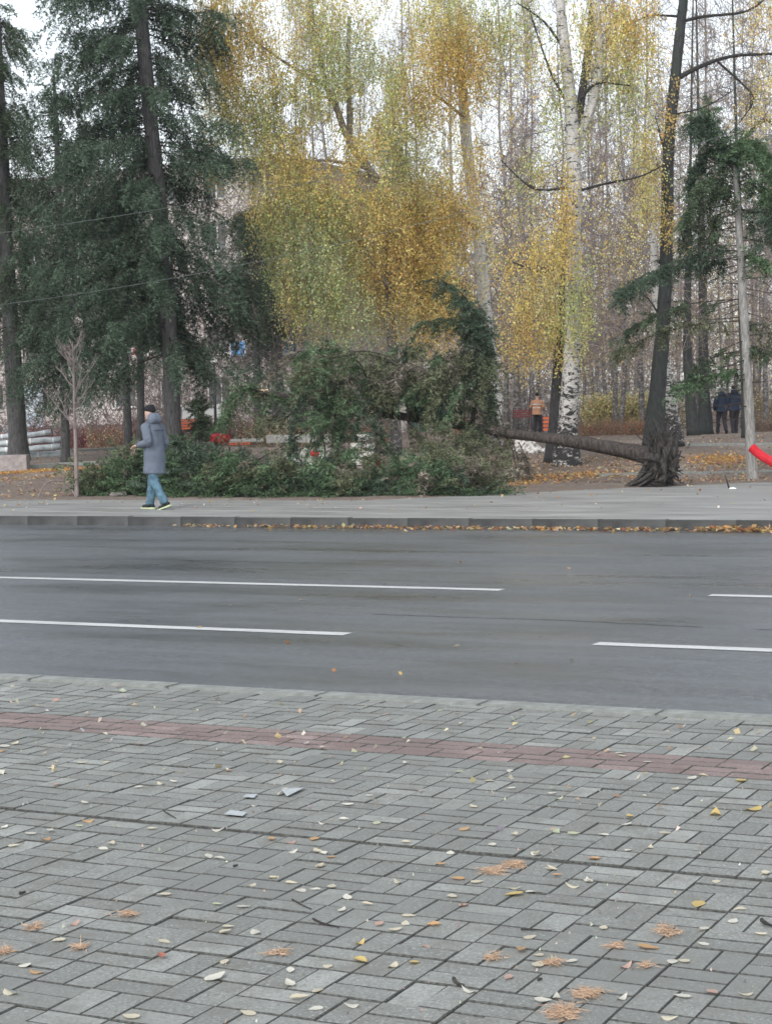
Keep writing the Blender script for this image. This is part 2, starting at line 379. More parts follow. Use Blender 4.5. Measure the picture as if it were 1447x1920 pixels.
# pavers laid in pairs, turned block by block
PV = []
B0 = .2015
def paver_list():
    for sec, (top, nb, red) in enumerate(((9.03, 5, 0), (8.0225, 2, 1), (7.6195, 8, 0), (5.972, 20, 0))):
        for j in range(nb):
            for i in range(-62, 26):
                u = i*B0 - 3.03 + (.1 if sec == 3 else 0); v = top - (j + .5)*B0
                if red:
                    for h in (-.5, .5): PV.append((u + (B0/2 if j % 2 else 0), v + h*B0/2, 0, red))
                elif (i + j + sec) % 2:
                    for h in (-.5, .5): PV.append((u, v + h*B0/2, 0, red))
                else:
                    for h in (-.5, .5): PV.append((u + h*B0/2, v, 1, red))
paver_list()
def paver_geo(L=.1958, Wd=.0958):
    a, b = L/2, Wd/2; c = .0034
    v = [(-a+c, -b+c, 0), (a-c, -b+c, 0), (a-c, b-c, 0), (-a+c, b-c, 0)] + [(-a, -b, -.004), (a, -b, -.004), (a, b, -.004), (-a, b, -.004)] + [(-a, -b, -.03), (a, -b, -.03), (a, b, -.03), (-a, b, -.03)]
    f = [[0, 1, 2, 3]]
    for o_ in (0, 4):
        for k in range(4): f.append([o_ + (k+1) % 4, o_ + k, o_ + 4 + k, o_ + 4 + (k+1) % 4])
    return np.array(v, float), np.array(f)
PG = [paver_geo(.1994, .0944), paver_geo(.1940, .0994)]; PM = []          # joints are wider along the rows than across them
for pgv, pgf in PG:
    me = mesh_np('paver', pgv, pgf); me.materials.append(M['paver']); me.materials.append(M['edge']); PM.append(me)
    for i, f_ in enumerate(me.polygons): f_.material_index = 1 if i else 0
scored = []
for p in PV:
    q = W(p[0], p[1]); x, y, z = proj(q)
    inside = z > 1 and -40 < x < 1490 and y < 1960
    scored.append((z if inside else 1e3 + z, p))
scored.sort(key=lambda a: a[0])
jm = {0: MB(), 1: MB()}
for k, (z, (u, v, turn, red)) in enumerate(scored):
    dz = random.gauss(0, .0013); tilt = (random.gauss(0, .006), random.gauss(0, .006)); rz = (math.pi/2 if turn else 0) + random.gauss(0, .005)
    if k < 300 and not red:
        o = link('paver', PM[turn], near)
        o.matrix_basis = Matrix.Translation((u + random.gauss(0, .0008), v + random.gauss(0, .0008), dz)) @ Matrix.Rotation(rz, 4, 'Z') @ Matrix.Rotation(tilt[0], 4, 'X') @ Matrix.Rotation(tilt[1], 4, 'Y')
    else:
        Mx = np.array(Matrix.Translation((u, v, dz)) @ Matrix.Rotation(rz, 4, 'Z') @ Matrix.Rotation(tilt[0], 4, 'X') @ Matrix.Rotation(tilt[1], 4, 'Y'))
        pgv, pgf = PG[turn]; jm[red].add(pgv @ Mx[:3, :3].T + Mx[:3, 3], pgf, g(random.random()))
for red, nm, mt in ((0, 'paver_field', M['paver_j']), (1, 'red_paver_band', M['red'])):
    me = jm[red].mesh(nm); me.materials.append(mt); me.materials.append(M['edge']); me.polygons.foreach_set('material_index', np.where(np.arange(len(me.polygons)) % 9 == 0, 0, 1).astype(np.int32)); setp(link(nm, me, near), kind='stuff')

# edging strips across the park ground (pixel rows read off the photograph, laid on the terrain)
def edging(pts, wd, h, name='path_edging'):
    pts = [GT(*p) for p in pts]; mb = MB()
    for a, b in zip(pts[:-1], pts[1:]):
        d = b - a; mb.box((a+b)/2 + Vector((0, 0, h/2 - .02)), (d.length - .02, wd, h + .08), axes=[d.normalized(), Vector((-d.y, d.x, 0)).normalized(), (0, 0, 1)])
    o = link(name, mb.mesh(name), None, M['kerb']); return setp(o, kind='structure')
edging([(1120, 894), (1220, 892), (1330, 890), (1447, 887), (1560, 885)], .14, .05)
edging([(1080, 842), (1180, 840), (1290, 837), (1400, 836), (1560, 834)], .3, .06)
edging([(-60, 886), (30, 882), (110, 876), (190, 872)], .18, .10)
edging([(110, 850), (200, 845), (330, 838), (450, 830), (640, 826)], .25, .08)

# ------------------------------------------------------------------ conifers
DKGREEN, BLGREEN, MIDGREEN, OLIVE, DEAD = (.078, .106, .066), (.076, .108, .076), (.100, .155, .086), (.145, .160, .098), (.20, .18, .145)
def px_trunk(pts, Y, dY=0.):
    """points read along a trunk -> 3D line at distance Y (leaning dY in depth)"""
    n = len(pts); return [P(x, y, Y + dY*i/max(1, n-1)) for i, (x, y) in enumerate(pts)]
def trunk_obj(root, pts3, rad, mat, n=10, jit=.05, name='trunk', k=4):
    pts = smoothpts(pts3, k); r = np.interp(np.linspace(0, 1, len(pts)), np.linspace(0, 1, len(rad)), rad)
    mb = MB(); mb.tube(pts, r, n, jit); base = root.location
    for i in range(len(mb.v)): mb.v[i] = mb.v[i] - np.array(base)
    o = link(name, mb.mesh(name, True), root, mat); return pts, o
def rel(mb, root):
    b = np.array(root.location)
    for i in range(len(mb.v)): mb.v[i] = mb.v[i] - b
    return mb
def spruce_crown(mb, tw, axis, z0, z1, lmax, nb, tone, droop=.35, side=None, top_len=.35, seed=0, gap=0.0, dense=1.0):
    """branches off a trunk line between heights z0..z1; hanging sprays along each"""
    zs = np.array([p.z for p in axis]); A = np.array([tuple(p) for p in axis])
    O, D, L, C = [], [], [], []
    for b in range(nb):
        f = (b + R.uniform(0, 1))/nb; z = z0 + (z1-z0)*f
        base = np.array([np.interp(z, zs, A[:, k]) for k in range(3)])
        if R.random() < gap: continue
        az = R.uniform(0, 2*math.pi)
        if side is not None and R.random() < .28: az = side + R.normal()*.6
        ln = lmax*(1 - (1-top_len)*f)*R.uniform(.65, 1.12)
        d = np.array([math.cos(az), math.sin(az), .18 - .3*(1-f)]); d /= np.linalg.norm(d)
        n = max(4, int(ln*8*dense)); t = (np.arange(n) + R.random())/n
        pts = base + d*(ln*t)[:, None] + np.array([0, 0, -1])*(droop*ln*t**1.6*(1-.35*t**2))[:, None] + R.normal(size=(n, 3))*.05
        thin(tw, base[None], (base + d*ln*.5 + np.array([0, 0, -droop*ln*.33]))[None], .028, (.045, .04, .038))
        thin(tw, pts[:-1], pts[1:], .012, (.05, .045, .04))
        keep = t > .16
        for hx, hy, hr in ((257, 659, 26), (280, 660, 20), (447, 654, 32), (401, 677, 18), (530, 656, 26)):
            pr_ = [proj(q) for q in pts]; keep &= ~np.array([(a[0]-hx)**2 + (a[1] + 12 - hy)**2 < hr*hr for a in pr_])
        if not keep.any(): continue
        k = keep.sum(); 
        O.append(pts[keep]); D.append(d*.5 + R.normal(size=(k, 3))*.3 + np.array([0, 0, -.8])); L.append(R.uniform(.35, .75, k)*(.6 + .4*min(1, ln/2)))
        C.append(np.broadcast_to(np.asarray(tone)*R.uniform(.75, 1.3), (k, 3)))
    sprays(mb, np.concatenate(O), np.concatenate(D), np.concatenate(L), np.concatenate(C), M_=9, B=8, droop=.3, bl=.09, bw=.019, tw=.32)
def spruce(label, base, pts, Y, rad, z0, z1, lmax, nb, tone, mat=None, dY=0, **kw):
    root = empty('spruce_tree', base, label, 'tree', 'spruces standing on the left')
    ax = [base - Vector((0, 0, .1))] + px_trunk(pts, Y, dY)
    pts3, _ = trunk_obj(root, ax, rad, mat or M['spruce'])
    mb, tw = MB(), MB(); spruce_crown(mb, tw, pts3, z0, z1, lmax, nb, tone, **kw)
    setp(link('crown', rel(mb, root).mesh('crown'), root, NEEDLE), kind='stuff')
    setp(link('branchwork', rel(tw, root).mesh('branchwork'), root, TWIGM), kind='stuff')
    return root
b = on(325, 45)
spruce('tall dark spruce with the thick leaning trunk behind the walking person', b, [(324, 800), (318, 640), (308, 480), (292, 320), (276, 160), (262, 0), (250, -160)], 45, (.26, .20, .19, .19, .185, .175, .16, .14), 3.2, 13.8, 3.0, 150, BLGREEN, side=math.pi, top_len=.74, dense=2.1)
b = GT(36, 866)
spruce('thick spruce trunk at the left edge beside the film-wrapped pipes', b, [(32, 800), (22, 640), (12, 480), (4, 320), (-6, 120), (-14, -40)], b.y, (.36, .27, .25, .23, .21, .19, .16), 4.0, 13.9, 1.9, 150, DKGREEN, top_len=.5, dense=1.5)
b = GT(122, 868)
spruce('slim spruce with a thin dark trunk just right of the left-edge spruce', b, [(122, 780), (118, 600), (112, 450), (108, 300), (104, 200), (100, 130)], b.y, (.15, .12, .11, .10, .08, .06, .02), 2.8, 11.0, 2.1, 140, BLGREEN, top_len=.5)
b = GT(240, 845)
spruce('thin spruce pole standing behind the walking person, left one of a close pair', b, [(238, 760), (232, 600), (226, 450), (222, 340)], b.y, (.15, .13, .11, .09, .04), 4.5, 9.6, 1.9, 105, DKGREEN, top_len=.5)
b = GT(262, 842)
spruce('thin spruce pole standing behind the walking person, right one of a close pair', b, [(264, 760), (262, 600), (258, 500), (256, 430)], b.y, (.15, .13, .11, .08, .04), 4.8, 8.2, 1.5, 56, DKGREEN, top_len=.5)
b = GT(522, 828)
spruce('brown-trunked spruce left of the golden birch behind the fallen tree', b, [(521, 740), (516, 600), (508, 460), (500, 330)], b.y, (.30, .25, .22, .17, .06), 4.3, 10.0, 2.3, 130, BLGREEN, top_len=.5, side=math.pi)
b = GT(484, 832)
spruce('spruce filling the gap between the thick leaning spruce and the golden birch', b, [(483, 740), (479, 600), (474, 480), (470, 400)], b.y, (.17, .14, .12, .09, .04), 4.6, 9.8, 2.0, 110, DKGREEN, top_len=.4)

# ------------------------------------------------------------------ birches with hanging yellow-green foliage
GOLD, AMBER, GREEN, YEL, SAGE = (.68, .52, .185), (.74, .53, .20), (.50, .52, .22), (.80, .67, .30), (.48, .53, .30)
OPEN = [(735, 60, 32), (670, 215, 28), (600, 265, 26), (925, 235, 34), (700, 185, 22), (640, 215, 18), (690, 330, 20), (545, 215, 16), (415, 290, 14), (985, 240, 26), (1130, 270, 26), (875, 250, 16), (898, 470, 16)]   # open places in the crowns
def strands(mb, tw, C, RAD, n, ln, tones, dens=24, sway=.13, size=.056):
    """n pendulous twigs starting in an ellipsoid round C, strung with leaves"""
    C, RAD = np.array(C), np.array(RAD)
    q = nrm(R.normal(size=(n, 3)))*(R.random((n, 1))**.45); st = C + q*RAD; st[:, 2] += ln*.35
    x, y, z = st.T                       # crown density and colour change in patches a metre or two across
    fld = np.sin(2.1*x + .7*z + 1.3) + np.sin(1.5*z - 1.1*x + y) + .8*np.sin(3.3*x + 2.6*z + .8*y); tn = np.sin(1.25*x + .9*z + 2) + np.sin(.9*x - 1.7*z + .5*y)
    keep = R.random(n) < np.clip(.70 + .32*fld, .14, 1); st, fld, tn = st[keep], fld[keep], tn[keep]; n = len(st)
    if n < 2: return
    L = ln*R.uniform(.25, 1.25, n); m = int(dens*ln); t = (np.arange(m) + .5)/m
    d = nrm(np.concatenate([R.normal(size=(n, 2))*sway*1.5, -np.ones((n, 1))], 1))
    wob = R.normal(size=(n, 2, 1))*.12
    pts = st[:, None] + d[:, None]*(L[:, None, None]*t[None, :, None])
    pts[..., :2] += (wob*np.sin(t*3 + R.random((n, 1, 1))*6)).transpose(0, 2, 1)
    thin(tw, st, pts[:, -1], .005, (.17, .14, .09))
    p = (pts + R.normal(size=pts.shape)*.055).reshape(-1, 3)
    lum = np.asarray(tones) @ np.array([1., -.9, 0]); od = np.argsort(lum); ti = od[np.clip(((tn + 2)/4*len(tones) + R.normal(size=n)*.45).astype(int), 0, len(tones)-1)]; base = np.asarray(tones)[ti]*R.uniform(.8, 1.15, (n, 1)); cc = np.repeat(base[:, None], m, 1).reshape(-1, 3); kp = R.random(len(p)) < .92
    rel_ = p - np.array([0, 0, CAMH]); zz = rel_ @ np.array(fw); pxs = 723.5 + F*(rel_ @ np.array(rt))/zz; pys = 960 - F*(rel_ @ np.array(up))/zz
    for hx, hy, hr in OPEN: kp &= ~(((pxs-hx)**2 + ((pys-hy)*.7)**2 < hr*hr) & (R.random(len(p)) < .8))
    p, cc = p[kp], cc[kp]
    v, f, c = leaves(p, R.uniform(.6, 1.25, len(p))*size, np.clip(vary(cc, len(p), .22, .10), .01, .9))
    mb.add(v, f, c)
def birch(label, base, trunk, rad, mat, clusters, limbs=(), group='birches with autumn foliage', nm='birch_tree', tn=12):
    root = empty(nm, base, label, 'tree', group)
    trunk_obj(root, trunk, rad, mat, tn, .06)
    for pts, r0, r1, lm in limbs: trunk_obj(root, pts, np.linspace(r0, r1, len(pts)), lm, 7, .05, 'limb')
    mb, tw = MB(), MB()
    for pts, r0, r1, lm in limbs:        # side twigs along every limb
        for a, b_ in zip(pts[:-1], pts[1:]):
            f = R.random((9, 1)); p = np.array(a)*(1-f) + np.array(b_)*f; e_ = p + R.normal(size=(9, 3))*.3 + np.array([0, 0, .12]); thin(tw, p, e_, .010, (.06, .052, .05))
            for q in range(3): f = R.uniform(.3, 1, (9, 1)); p2 = p + (e_-p)*f; thin(tw, p2, p2 + R.normal(size=(9, 3))*.2 + np.array([0, 0, -.12]), .005, (.10, .085, .08))
    for (px, py, rx, ry, Y, n, ln, tones) in clusters:
        k = Y/F; strands(mb, tw, P(px, py, Y), (rx*k*1.35, 1.6, ry*k*1.2), int(n*2.5), ln, tones)
    if clusters: setp(link('foliage', rel(mb, root).mesh('foliage'), root, LEAF), kind='stuff')
    if tw.v:
        setp(link('twigwork', rel(tw, root).mesh('twigwork'), root, TWIGM), kind='stuff')
    return root
def at(pts, Y, dY=0): return px_trunk(pts, Y, dY)
GG, GO, GA = [GOLD, GREEN, YEL], [GOLD, GOLD, AMBER, YEL], [AMBER, GOLD, AMBER]
Gn, GS = [GREEN, SAGE, GREEN, GOLD], [SAGE, GREEN, SAGE]
# leaning birch that carries the big golden mass
b = on(742, 49)
birch('leaning birch carrying the broad golden-green crown over the fallen spruce', b, [b] + at([(738, 700), (730, 540), (720, 370), (690, 315), (655, 265), (630, 200), (612, 160), (588, 50), (575, -80)], 49, -1),
  (.17, .14, .125, .115, .11, .095, .085, .075, .06, .04), M['farbirch'], [
  (430, 60, 75, 80, 47.5, 130, 1.6, GO), (405, 180, 42, 110, 47.5, 110, 1.8, GG), (440, 250, 60, 90, 48, 80, 1.5, GG), (385, 320, 22, 40, 47.5, 25, 1.0, GO),
  (540, 60, 75, 80, 48.5, 100, 1.5, GG), (520, 200, 65, 80, 48, 70, 1.4, Gn), (570, 290, 60, 70, 48, 70, 1.3, Gn), (600, 120, 45, 90, 48.5, 70, 1.4, [AMBER, GREEN, YEL]),
  (520, 400, 42, 110, 47, 120, 1.6, GG), (585, 400, 65, 90, 47, 190, 1.6, Gn), (640, 400, 50, 90, 47.5, 120, 1.6, GG), (590, 530, 60, 70, 46.5, 150, 1.5, Gn), (545, 560, 20, 45, 46.5, 45, 1.2, GO),
  (640, 560, 50, 80, 46.5, 120, 1.4, GS), (570, 160, 190, 160, 47.5, 560, 1.3, [GOLD, GREEN, YEL, SAGE]), (600, 450, 110, 150, 46.5, 190, 1.1, [GREEN, GOLD, SAGE, YEL]), (690, 300, 40, 100, 47, 80, 1.3, GG), (720, 480, 40, 120, 47, 110, 1.4, GO), (655, 200, 30, 60, 47.5, 30, 1.1, GO), (640, 30, 50, 60, 49, 50, 1.2, GG), (470, 400, 20, 60, 47, 25, 1.2, GO)],
  [(at([(655, 265), (655, 200), (652, 120), (655, 30)], 48.6), .09, .05, M['pale']), (at([(612, 160), (540, 120), (470, 70)], 48.4), .06, .02, M['sapling']), (at([(690, 315), (600, 300), (520, 330)], 48.2), .05, .02, M['sapling']), (at([(730, 540), (650, 420), (585, 360)], 48.), .07, .02, M['sapling'])])
# birch with the white trunk in the middle
b = on(930, 52)
birch('white-barked birch in the middle with a dense amber crown left of its trunk', b, [b] + at([(925, 720), (910, 590), (902, 500), (895, 430), (880, 320), (871, 220), (866, 150), (858, 20), (850, -100)], 52, 0),
  (.22, .19, .18, .175, .17, .16, .15, .12, .10, .08), M['birch'], [
  (800, 70, 70, 100, 50.5, 130, 1.6, GG), (860, 120, 60, 80, 50.5, 120, 1.5, GO), (900, 50, 70, 70, 51, 90, 1.4, Gn), (740, 130, 45, 60, 50.5, 40, 1.2, Gn), (770, 220, 60, 60, 50, 60, 1.3, GG),
  (730, 260, 45, 50, 50.5, 40, 1.2, [AMBER, YEL, SAGE]), (800, 310, 60, 60, 50, 80, 1.4, GG), (710, 450, 60, 90, 49.5, 190, 1.5, GA), (780, 430, 70, 90, 49.5, 210, 1.6, GO), (850, 400, 50, 90, 49.5, 130, 1.5, GA),
  (740, 560, 60, 70, 49, 130, 1.3, GG), (810, 540, 60, 70, 49, 150, 1.3, GO), (795, 610, 45, 45, 48.5, 70, 1.0, [YEL, AMBER]), (700, 590, 40, 50, 49, 50, 1.2, GS), (960, 60, 40, 60, 51, 40, 1.3, Gn), (850, 570, 30, 60, 49, 40, 1.2, GO), (690, 350, 60, 60, 50, 50, 1.3, Gn), (790, 180, 150, 180, 50, 400, 1.3, [GOLD, GREEN, YEL, AMBER]), (770, 480, 120, 130, 48.5, 220, 1.1, [GOLD, AMBER, YEL, GREEN]), (880, 300, 25, 50, 50, 26, .9, GO), (905, 470, 30, 80, 49.5, 40, .9, GO)],
  [(at([(895, 430), (830, 380), (760, 400), (715, 440)], 51), .07, .02, M['sapling']), (at([(871, 220), (800, 170), (760, 200)], 51), .05, .015, M['sapling']), (at([(910, 590), (850, 520), (800, 540)], 50.5), .05, .015, M['sapling'])])
# birch with the thick black-scarred trunk on the right
b = GT(1062, 874)
Yb = b.y
birch('thick birch with black scars and a burled base behind the fallen trunk', b, [b - Vector((0, 0, .1)), b + Vector((0, 0, .25))] + at([(1064, 800), (1069, 720), (1073, 640), (1073, 560), (1073, 470), (1076, 340), (1072, 230), (1062, 120), (1052, 30), (1044, -80)], Yb),
  (.37, .33, .24, .21, .195, .18, .172, .168, .16, .15, .13, .11, .09), M['burl'], [
  (1060, 400, 16, 60, Yb-.6, 26, 1.2, GO), (1050, 480, 16, 50, Yb-.6, 18, 1.0, GO), (1062, 250, 25, 60, Yb-.5, 20, 1.0, Gn), (1082, 580, 16, 90, Yb-.6, 44, 1.0, [GREEN, YEL]), (1066, 640, 14, 60, Yb-.6, 26, .9, [GREEN, GOLD]), (1005, 490, 34, 50, Yb-.5, 34, 1.0, GO), (955, 560, 22, 110, Yb+1, 60, 1.1, GO), (985, 590, 16, 90, Yb+1.5, 40, 1.0, GA), (1022, 580, 22, 100, Yb+1, 62, 1.0, GO), (1040, 640, 10, 60, Yb+.6, 24, .8, [YEL, GREEN]), (1000, 655, 40, 40, Yb+1.5, 26, .8, GA), (975, 450, 60, 70, Yb+1.5, 26, .9, GG),
  (1000, 60, 45, 70, Yb, 40, 1.3, Gn), (1110, 60, 50, 60, Yb, 55, 1.3, GG), (1180, 60, 40, 60, Yb+.5, 60, 1.3, GO), (1160, 160, 50, 60, Yb+.5, 40, 1.3, GG), (1030, 170, 30, 60, Yb, 18, 1.2, Gn), (1120, 300, 60, 70, Yb+.5, 30, 1.2, GG), (1180, 250, 40, 60, Yb+.5, 24, 1.1, GG), (1010, 340, 40, 60, Yb+1, 22, 1.1, Gn), (1140, 480, 50, 80, Yb+2, 25, 1.1, GG)],
  [(at([(1076, 300), (1092, 240), (1114, 180), (1124, 110), (1120, 50), (1112, -40)], Yb+.3), .12, .08, M['birch']), (at([(1075, 360), (1130, 345), (1200, 330), (1260, 300)], Yb), .036, .010, M['dark']), (at([(1075, 350), (1010, 355), (975, 335), (940, 300)], Yb), .036, .010, M['dark']), (at([(1068, 200), (1030, 130), (990, 10)], Yb), .042, .012, M['dark']), (at([(1074, 205), (1100, 170), (1125, 155), (1180, 160)], Yb), .05, .012, M['dark']), (at([(1056, 90), (1020, 40), (970, 5)], Yb), .04, .012, M['dark']), (at([(1073, 480), (1020, 510), (960, 490)], Yb), .04, .012, M['dark'])])
b = GT(1038, 869)
birch('black slanting trunk leaning right behind the thick scarred birch', b, [b] + at([(1040, 800), (1046, 700), (1055, 590), (1066, 430), (1078, 280), (1090, 180), (1103, 90), (1114, -20)], b.y, 2.5), (.27, .16, .145, .14, .13, .12, .10, .10, .08), M['dark'], [],
  [(at([(1088, 190), (1068, 220), (1058, 245)], 52.4), .05, .02, M['dark'])], 'dark trunks in the park', 'dark_tree')
# dark trunk on the right with strings of yellow leaves
b = GT(1222, 845); Yd = b.y
birch('dark mossy trunk right of the root plate hung with strings of yellow leaves', b, [b] + at([(1232, 740), (1240, 640), (1247, 540), (1251, 400), (1253, 280), (1266, 140), (1280, 10), (1288, -80)], Yd), (.30, .215, .19, .175, .155, .15, .14, .12, .10), M['mossy'], [
  (1213, 320, 12, 50, Yd-.4, 26, 1.4, GO), (1210, 390, 11, 40, Yd-.4, 18, 1.1, GO), (1248, 220, 18, 45, Yd-.5, 34, 1.0, GA), (1252, 420, 13, 40, Yd-.5, 26, 1.0, GA), (1225, 160, 15, 60, Yd-.3, 16, 1.1, GG), (1165, 470, 10, 60, Yd, 9, 1.0, GG), (1185, 100, 40, 60, Yd, 40, 1.2, GO), (1425, 30, 40, 40, Yd, 60, 1.0, GA), (1430, 190, 30, 60, Yd, 34, 1.1, GO), (1390, 60, 25, 30, Yd, 14, .9, GO)],
  [(at([(1264, 150), (1310, 125), (1370, 105), (1447, 100), (1490, 95)], Yd), .07, .02, M['dark']), (at([(1278, 40), (1320, 30), (1400, 20), (1447, -15)], Yd), .05, .02, M['dark']), (at([(1345, 115), (1400, 165), (1412, 190), (1385, 230)], Yd), .035, .012, M['dark']), (at([(1250, 300), (1238, 255), (1228, 215)], Yd), .04, .012, M['dark']), (at([(1240, 600), (1215, 560), (1180, 540)], Yd), .03, .01, M['dark']), (at([(1276, 30), (1220, 28), (1190, 40)], Yd), .04, .012, M['dark']), (at([(1258, 215), (1320, 200), (1380, 165)], Yd), .03, .01, M['dark']),
   (at([(1500, 300), (1440, 225), (1400, 255), (1370, 300)], Yd+2), .05, .02, M['dark'])], 'dark trunks in the park', 'dark_tree')
b = GT(1262, 838)
birch('speckled black-and-white birch bole close behind the upturned roots', b, [b] + at([(1256, 780), (1248, 710), (1238, 640), (1229, 560), (1225, 480), (1224, 400)], b.y), (.34, .26, .2, .13, .11, .09, .04), M['burl'], [])
for px, py, pts, rad, lab in (
  (1300, 818, [(1293, 740), (1288, 650), (1290, 500), (1294, 300), (1298, 60), (1300, -60)], (.26, .17, .15, .12, .05, .03, .02), 'short-looking mossy dark trunk left of the thicker mossy trunk'),
  (1322, 815, [(1320, 740), (1318, 640), (1316, 480), (1310, 250), (1306, 60), (1304, -60)], (.32, .21, .18, .14, .06, .035, .02), 'thick mossy dark trunk left of the two walkers'),
  (1399, 822, [(1396, 740), (1392, 600), (1386, 420), (1380, 250), (1374, 40), (1372, -60)], (.17, .12, .13, .10, .05, .03, .02), 'dark trunk half hidden behind the pale grey spruce trunk')):
    b = GT(px, py); birch(lab, b, [b] + at(pts, b.y), rad, M['mossy'], [], (), 'dark trunks in the park', 'dark_tree')

# ------------------------------------------------------------------ the fallen spruce
def poly_sprays(mb, tw, pts, n, ln, tone, spread=.5, down=.4, tw_r=.02, M_=8, B=8, bl=.075, bw=.017, twc=(.06, .05, .045)):
    """a branch along 3D points: woody axis plus sprays leaving it all along"""
    q = smoothpts(pts, 5); A = np.array([tuple(p) for p in q]); m = len(A)
    w_ = np.linspace(tw_r, tw_r*.35, m-1)
    for i in range(m-1): thin(tw, A[i][None], (A[i+1] + (A[i+1]-A[i])*.6)[None], w_[i], twc)
    f = R.uniform(.12, 1, n)*(m-1); i = np.minimum(f.astype(int), m-2); fr = (f - i)[:, None]
    O = A[i]*(1-fr) + A[i+1]*fr; T = nrm(A[i+1] - A[i])
    D = T*.5 + R.normal(size=(n, 3))*spread + np.array([0, 0, -down])
    sprays(mb, O, D, ln*R.uniform(.5, 1.2, n), tone, M_, B, .3, bl, bw, .36)
def clump(mb, px, py, rx, ry, Y, ry3, n, ln, tone, bias=(0, 0, 0), ground_min=True):
    k = Y/F; C = np.array(P(px, py, Y)); q = nrm(R.normal(size=(n, 3)))*(R.random((n, 1))**.4)
    O = C + q*np.array([rx*k, ry3, ry*k])
    if ground_min:
        tz = np.array([TZ(o[0], o[1]) for o in O]) + .03; O[:, 2] = np.maximum(O[:, 2], tz)
    D = q*.8 + R.normal(size=(n, 3))*.5 + np.array(bias); D[O[:, 2] < .3, 2] = np.abs(D[O[:, 2] < .3, 2])*.5 + .1
    sprays(mb, O, D, ln*R.uniform(.6, 1.3, n), tone, 8, 8, .15, .07, .017, .38)
broot = G(1218, 912); YR = broot.y
ft = empty('fallen_spruce', broot, 'uprooted spruce lying along the far pavement with torn root plate and crushed crown', 'fallen tree')
axis_px = [(1242, 868, YR), (1225, 858, YR+.05), (1170, 844, YR+.5), (1065, 826, YR+1.0), (970, 815, YR+1.5), (870, 798, YR+1.9), (780, 785, YR+2.3), (660, 765, YR+2.9), (570, 750, YR+3.3), (497, 737, YR+3.6)]
AX = [P(*a) for a in axis_px]
trunk_obj(ft, AX, [.19, .185, .155, .125, .10, .09, .085, .08, .075, .07], M['fallen'], 14, .11)
mb = MB()
for k in range(9):                       # pale splinters at the broken end
    e = AX[-1]; a = e + Vector((random.uniform(-.02, .1), random.uniform(-.07, .07), random.uniform(-.07, .07)))
    mb.tube([a, a + Vector((-random.uniform(.1, .35), random.uniform(-.04, .04), random.uniform(-.05, .10)))], [.03, .004], 5)
rel(mb, ft).build('broken_end', M['wood'], ft, world=False)
def axp(px):                             # point on the lying trunk under a pixel column
    xs = [a[0] for a in axis_px][::-1]; f = np.interp(px, xs, np.arange(len(xs))[::-1]); i = int(min(f, len(AX)-2)); return AX[i].lerp(AX[i+1], f - i)
# root plate: torn roots and soil
def root_plate():
    mb = MB(); c = P(1238, 862, YR)
    for k in range(190):
        a = random.uniform(0, 2*math.pi); tilt = random.gauss(0, .28)
        ax1 = Vector((.35, .85, .1)).normalized(); ax2 = Vector((-.05, .05, 1)).normalized()
        d = (ax1*math.cos(a) + ax2*math.sin(a)*1.1 + Vector((1, .1, 0))*tilt).normalized()
        ln = random.uniform(.3, .85)*(1.0 + .25*max(0, math.sin(a)))*(.62 if math.sin(a) < -.2 else 1)
        p0 = c + Vector((random.uniform(-.12, .22), random.uniform(-.2, .2), random.uniform(-.25, .2)))
        p1 = p0 + d*ln*.5 + Vector((random.uniform(-.1, .1), 0, random.uniform(-.1, .05))); p2 = p0 + d*ln + Vector((random.uniform(-.18, .18), random.uniform(-.12, .12), random.uniform(-.16, .03)))
        for p in (p1, p2): p.z = max(p.z, .02)
        r = random.choice((.05, .03, .02, .015)); mb.tube(smoothpts([p0, p1, p2], 3), np.linspace(r, r*.25, 7), 5, .15, cap=False)
    for k in range(16):                  # roots reaching back down to the soil, on the side of the pavement
        p0 = c + Vector((random.uniform(-.3, .1), random.uniform(-.3, .1), random.uniform(-.25, .1)))
        gx = P(random.uniform(1165, 1250), 900, YR - random.uniform(-.2, .3)); gx.z = .015
        mid = p0.lerp(gx, .5) + Vector((0, 0, -.08)); mb.tube(smoothpts([p0, mid, gx], 3), np.linspace(.06, .015, 7), 6, .15, cap=False)
    rel(mb, ft); setp(link('root', mb.mesh('root', True), ft, M['root']), kind='stuff')
    bm = bmesh.new(); bmesh.ops.create_icosphere(bm, subdivisions=4, radius=1)
    for v in bm.verts:
        n_ = v.co.normalized(); k = 1 + .22*math.sin(9*n_.x + 4*n_.z) * math.sin(7*n_.y + 5*n_.z) + random.uniform(-.09, .09)
        v.co = Vector((n_.x*.30*k + .08*n_.z, n_.y*.50*k, n_.z*.58*k))
        v.co += c - broot + Vector((.04, 0, -.06)); 
        v.co.z = max(v.co.z, .005)
        if v.co.z < .22: v.co.x -= (.22 - v.co.z)*1.5*(1 if n_.x < 0 else .2)
    me = bpy.data.meshes.new('root_plate'); bm.to_mesh(me); bm.free()
    link('root_plate', me, ft, M['root'])
root_plate()
fm, fw_ = MB(), MB()
def br(pts, n, ln, tone, **kw): poly_sprays(fm, fw_, [P(*p) for p in pts], n, ln, tone, **kw)
Y0 = YR + 1.8
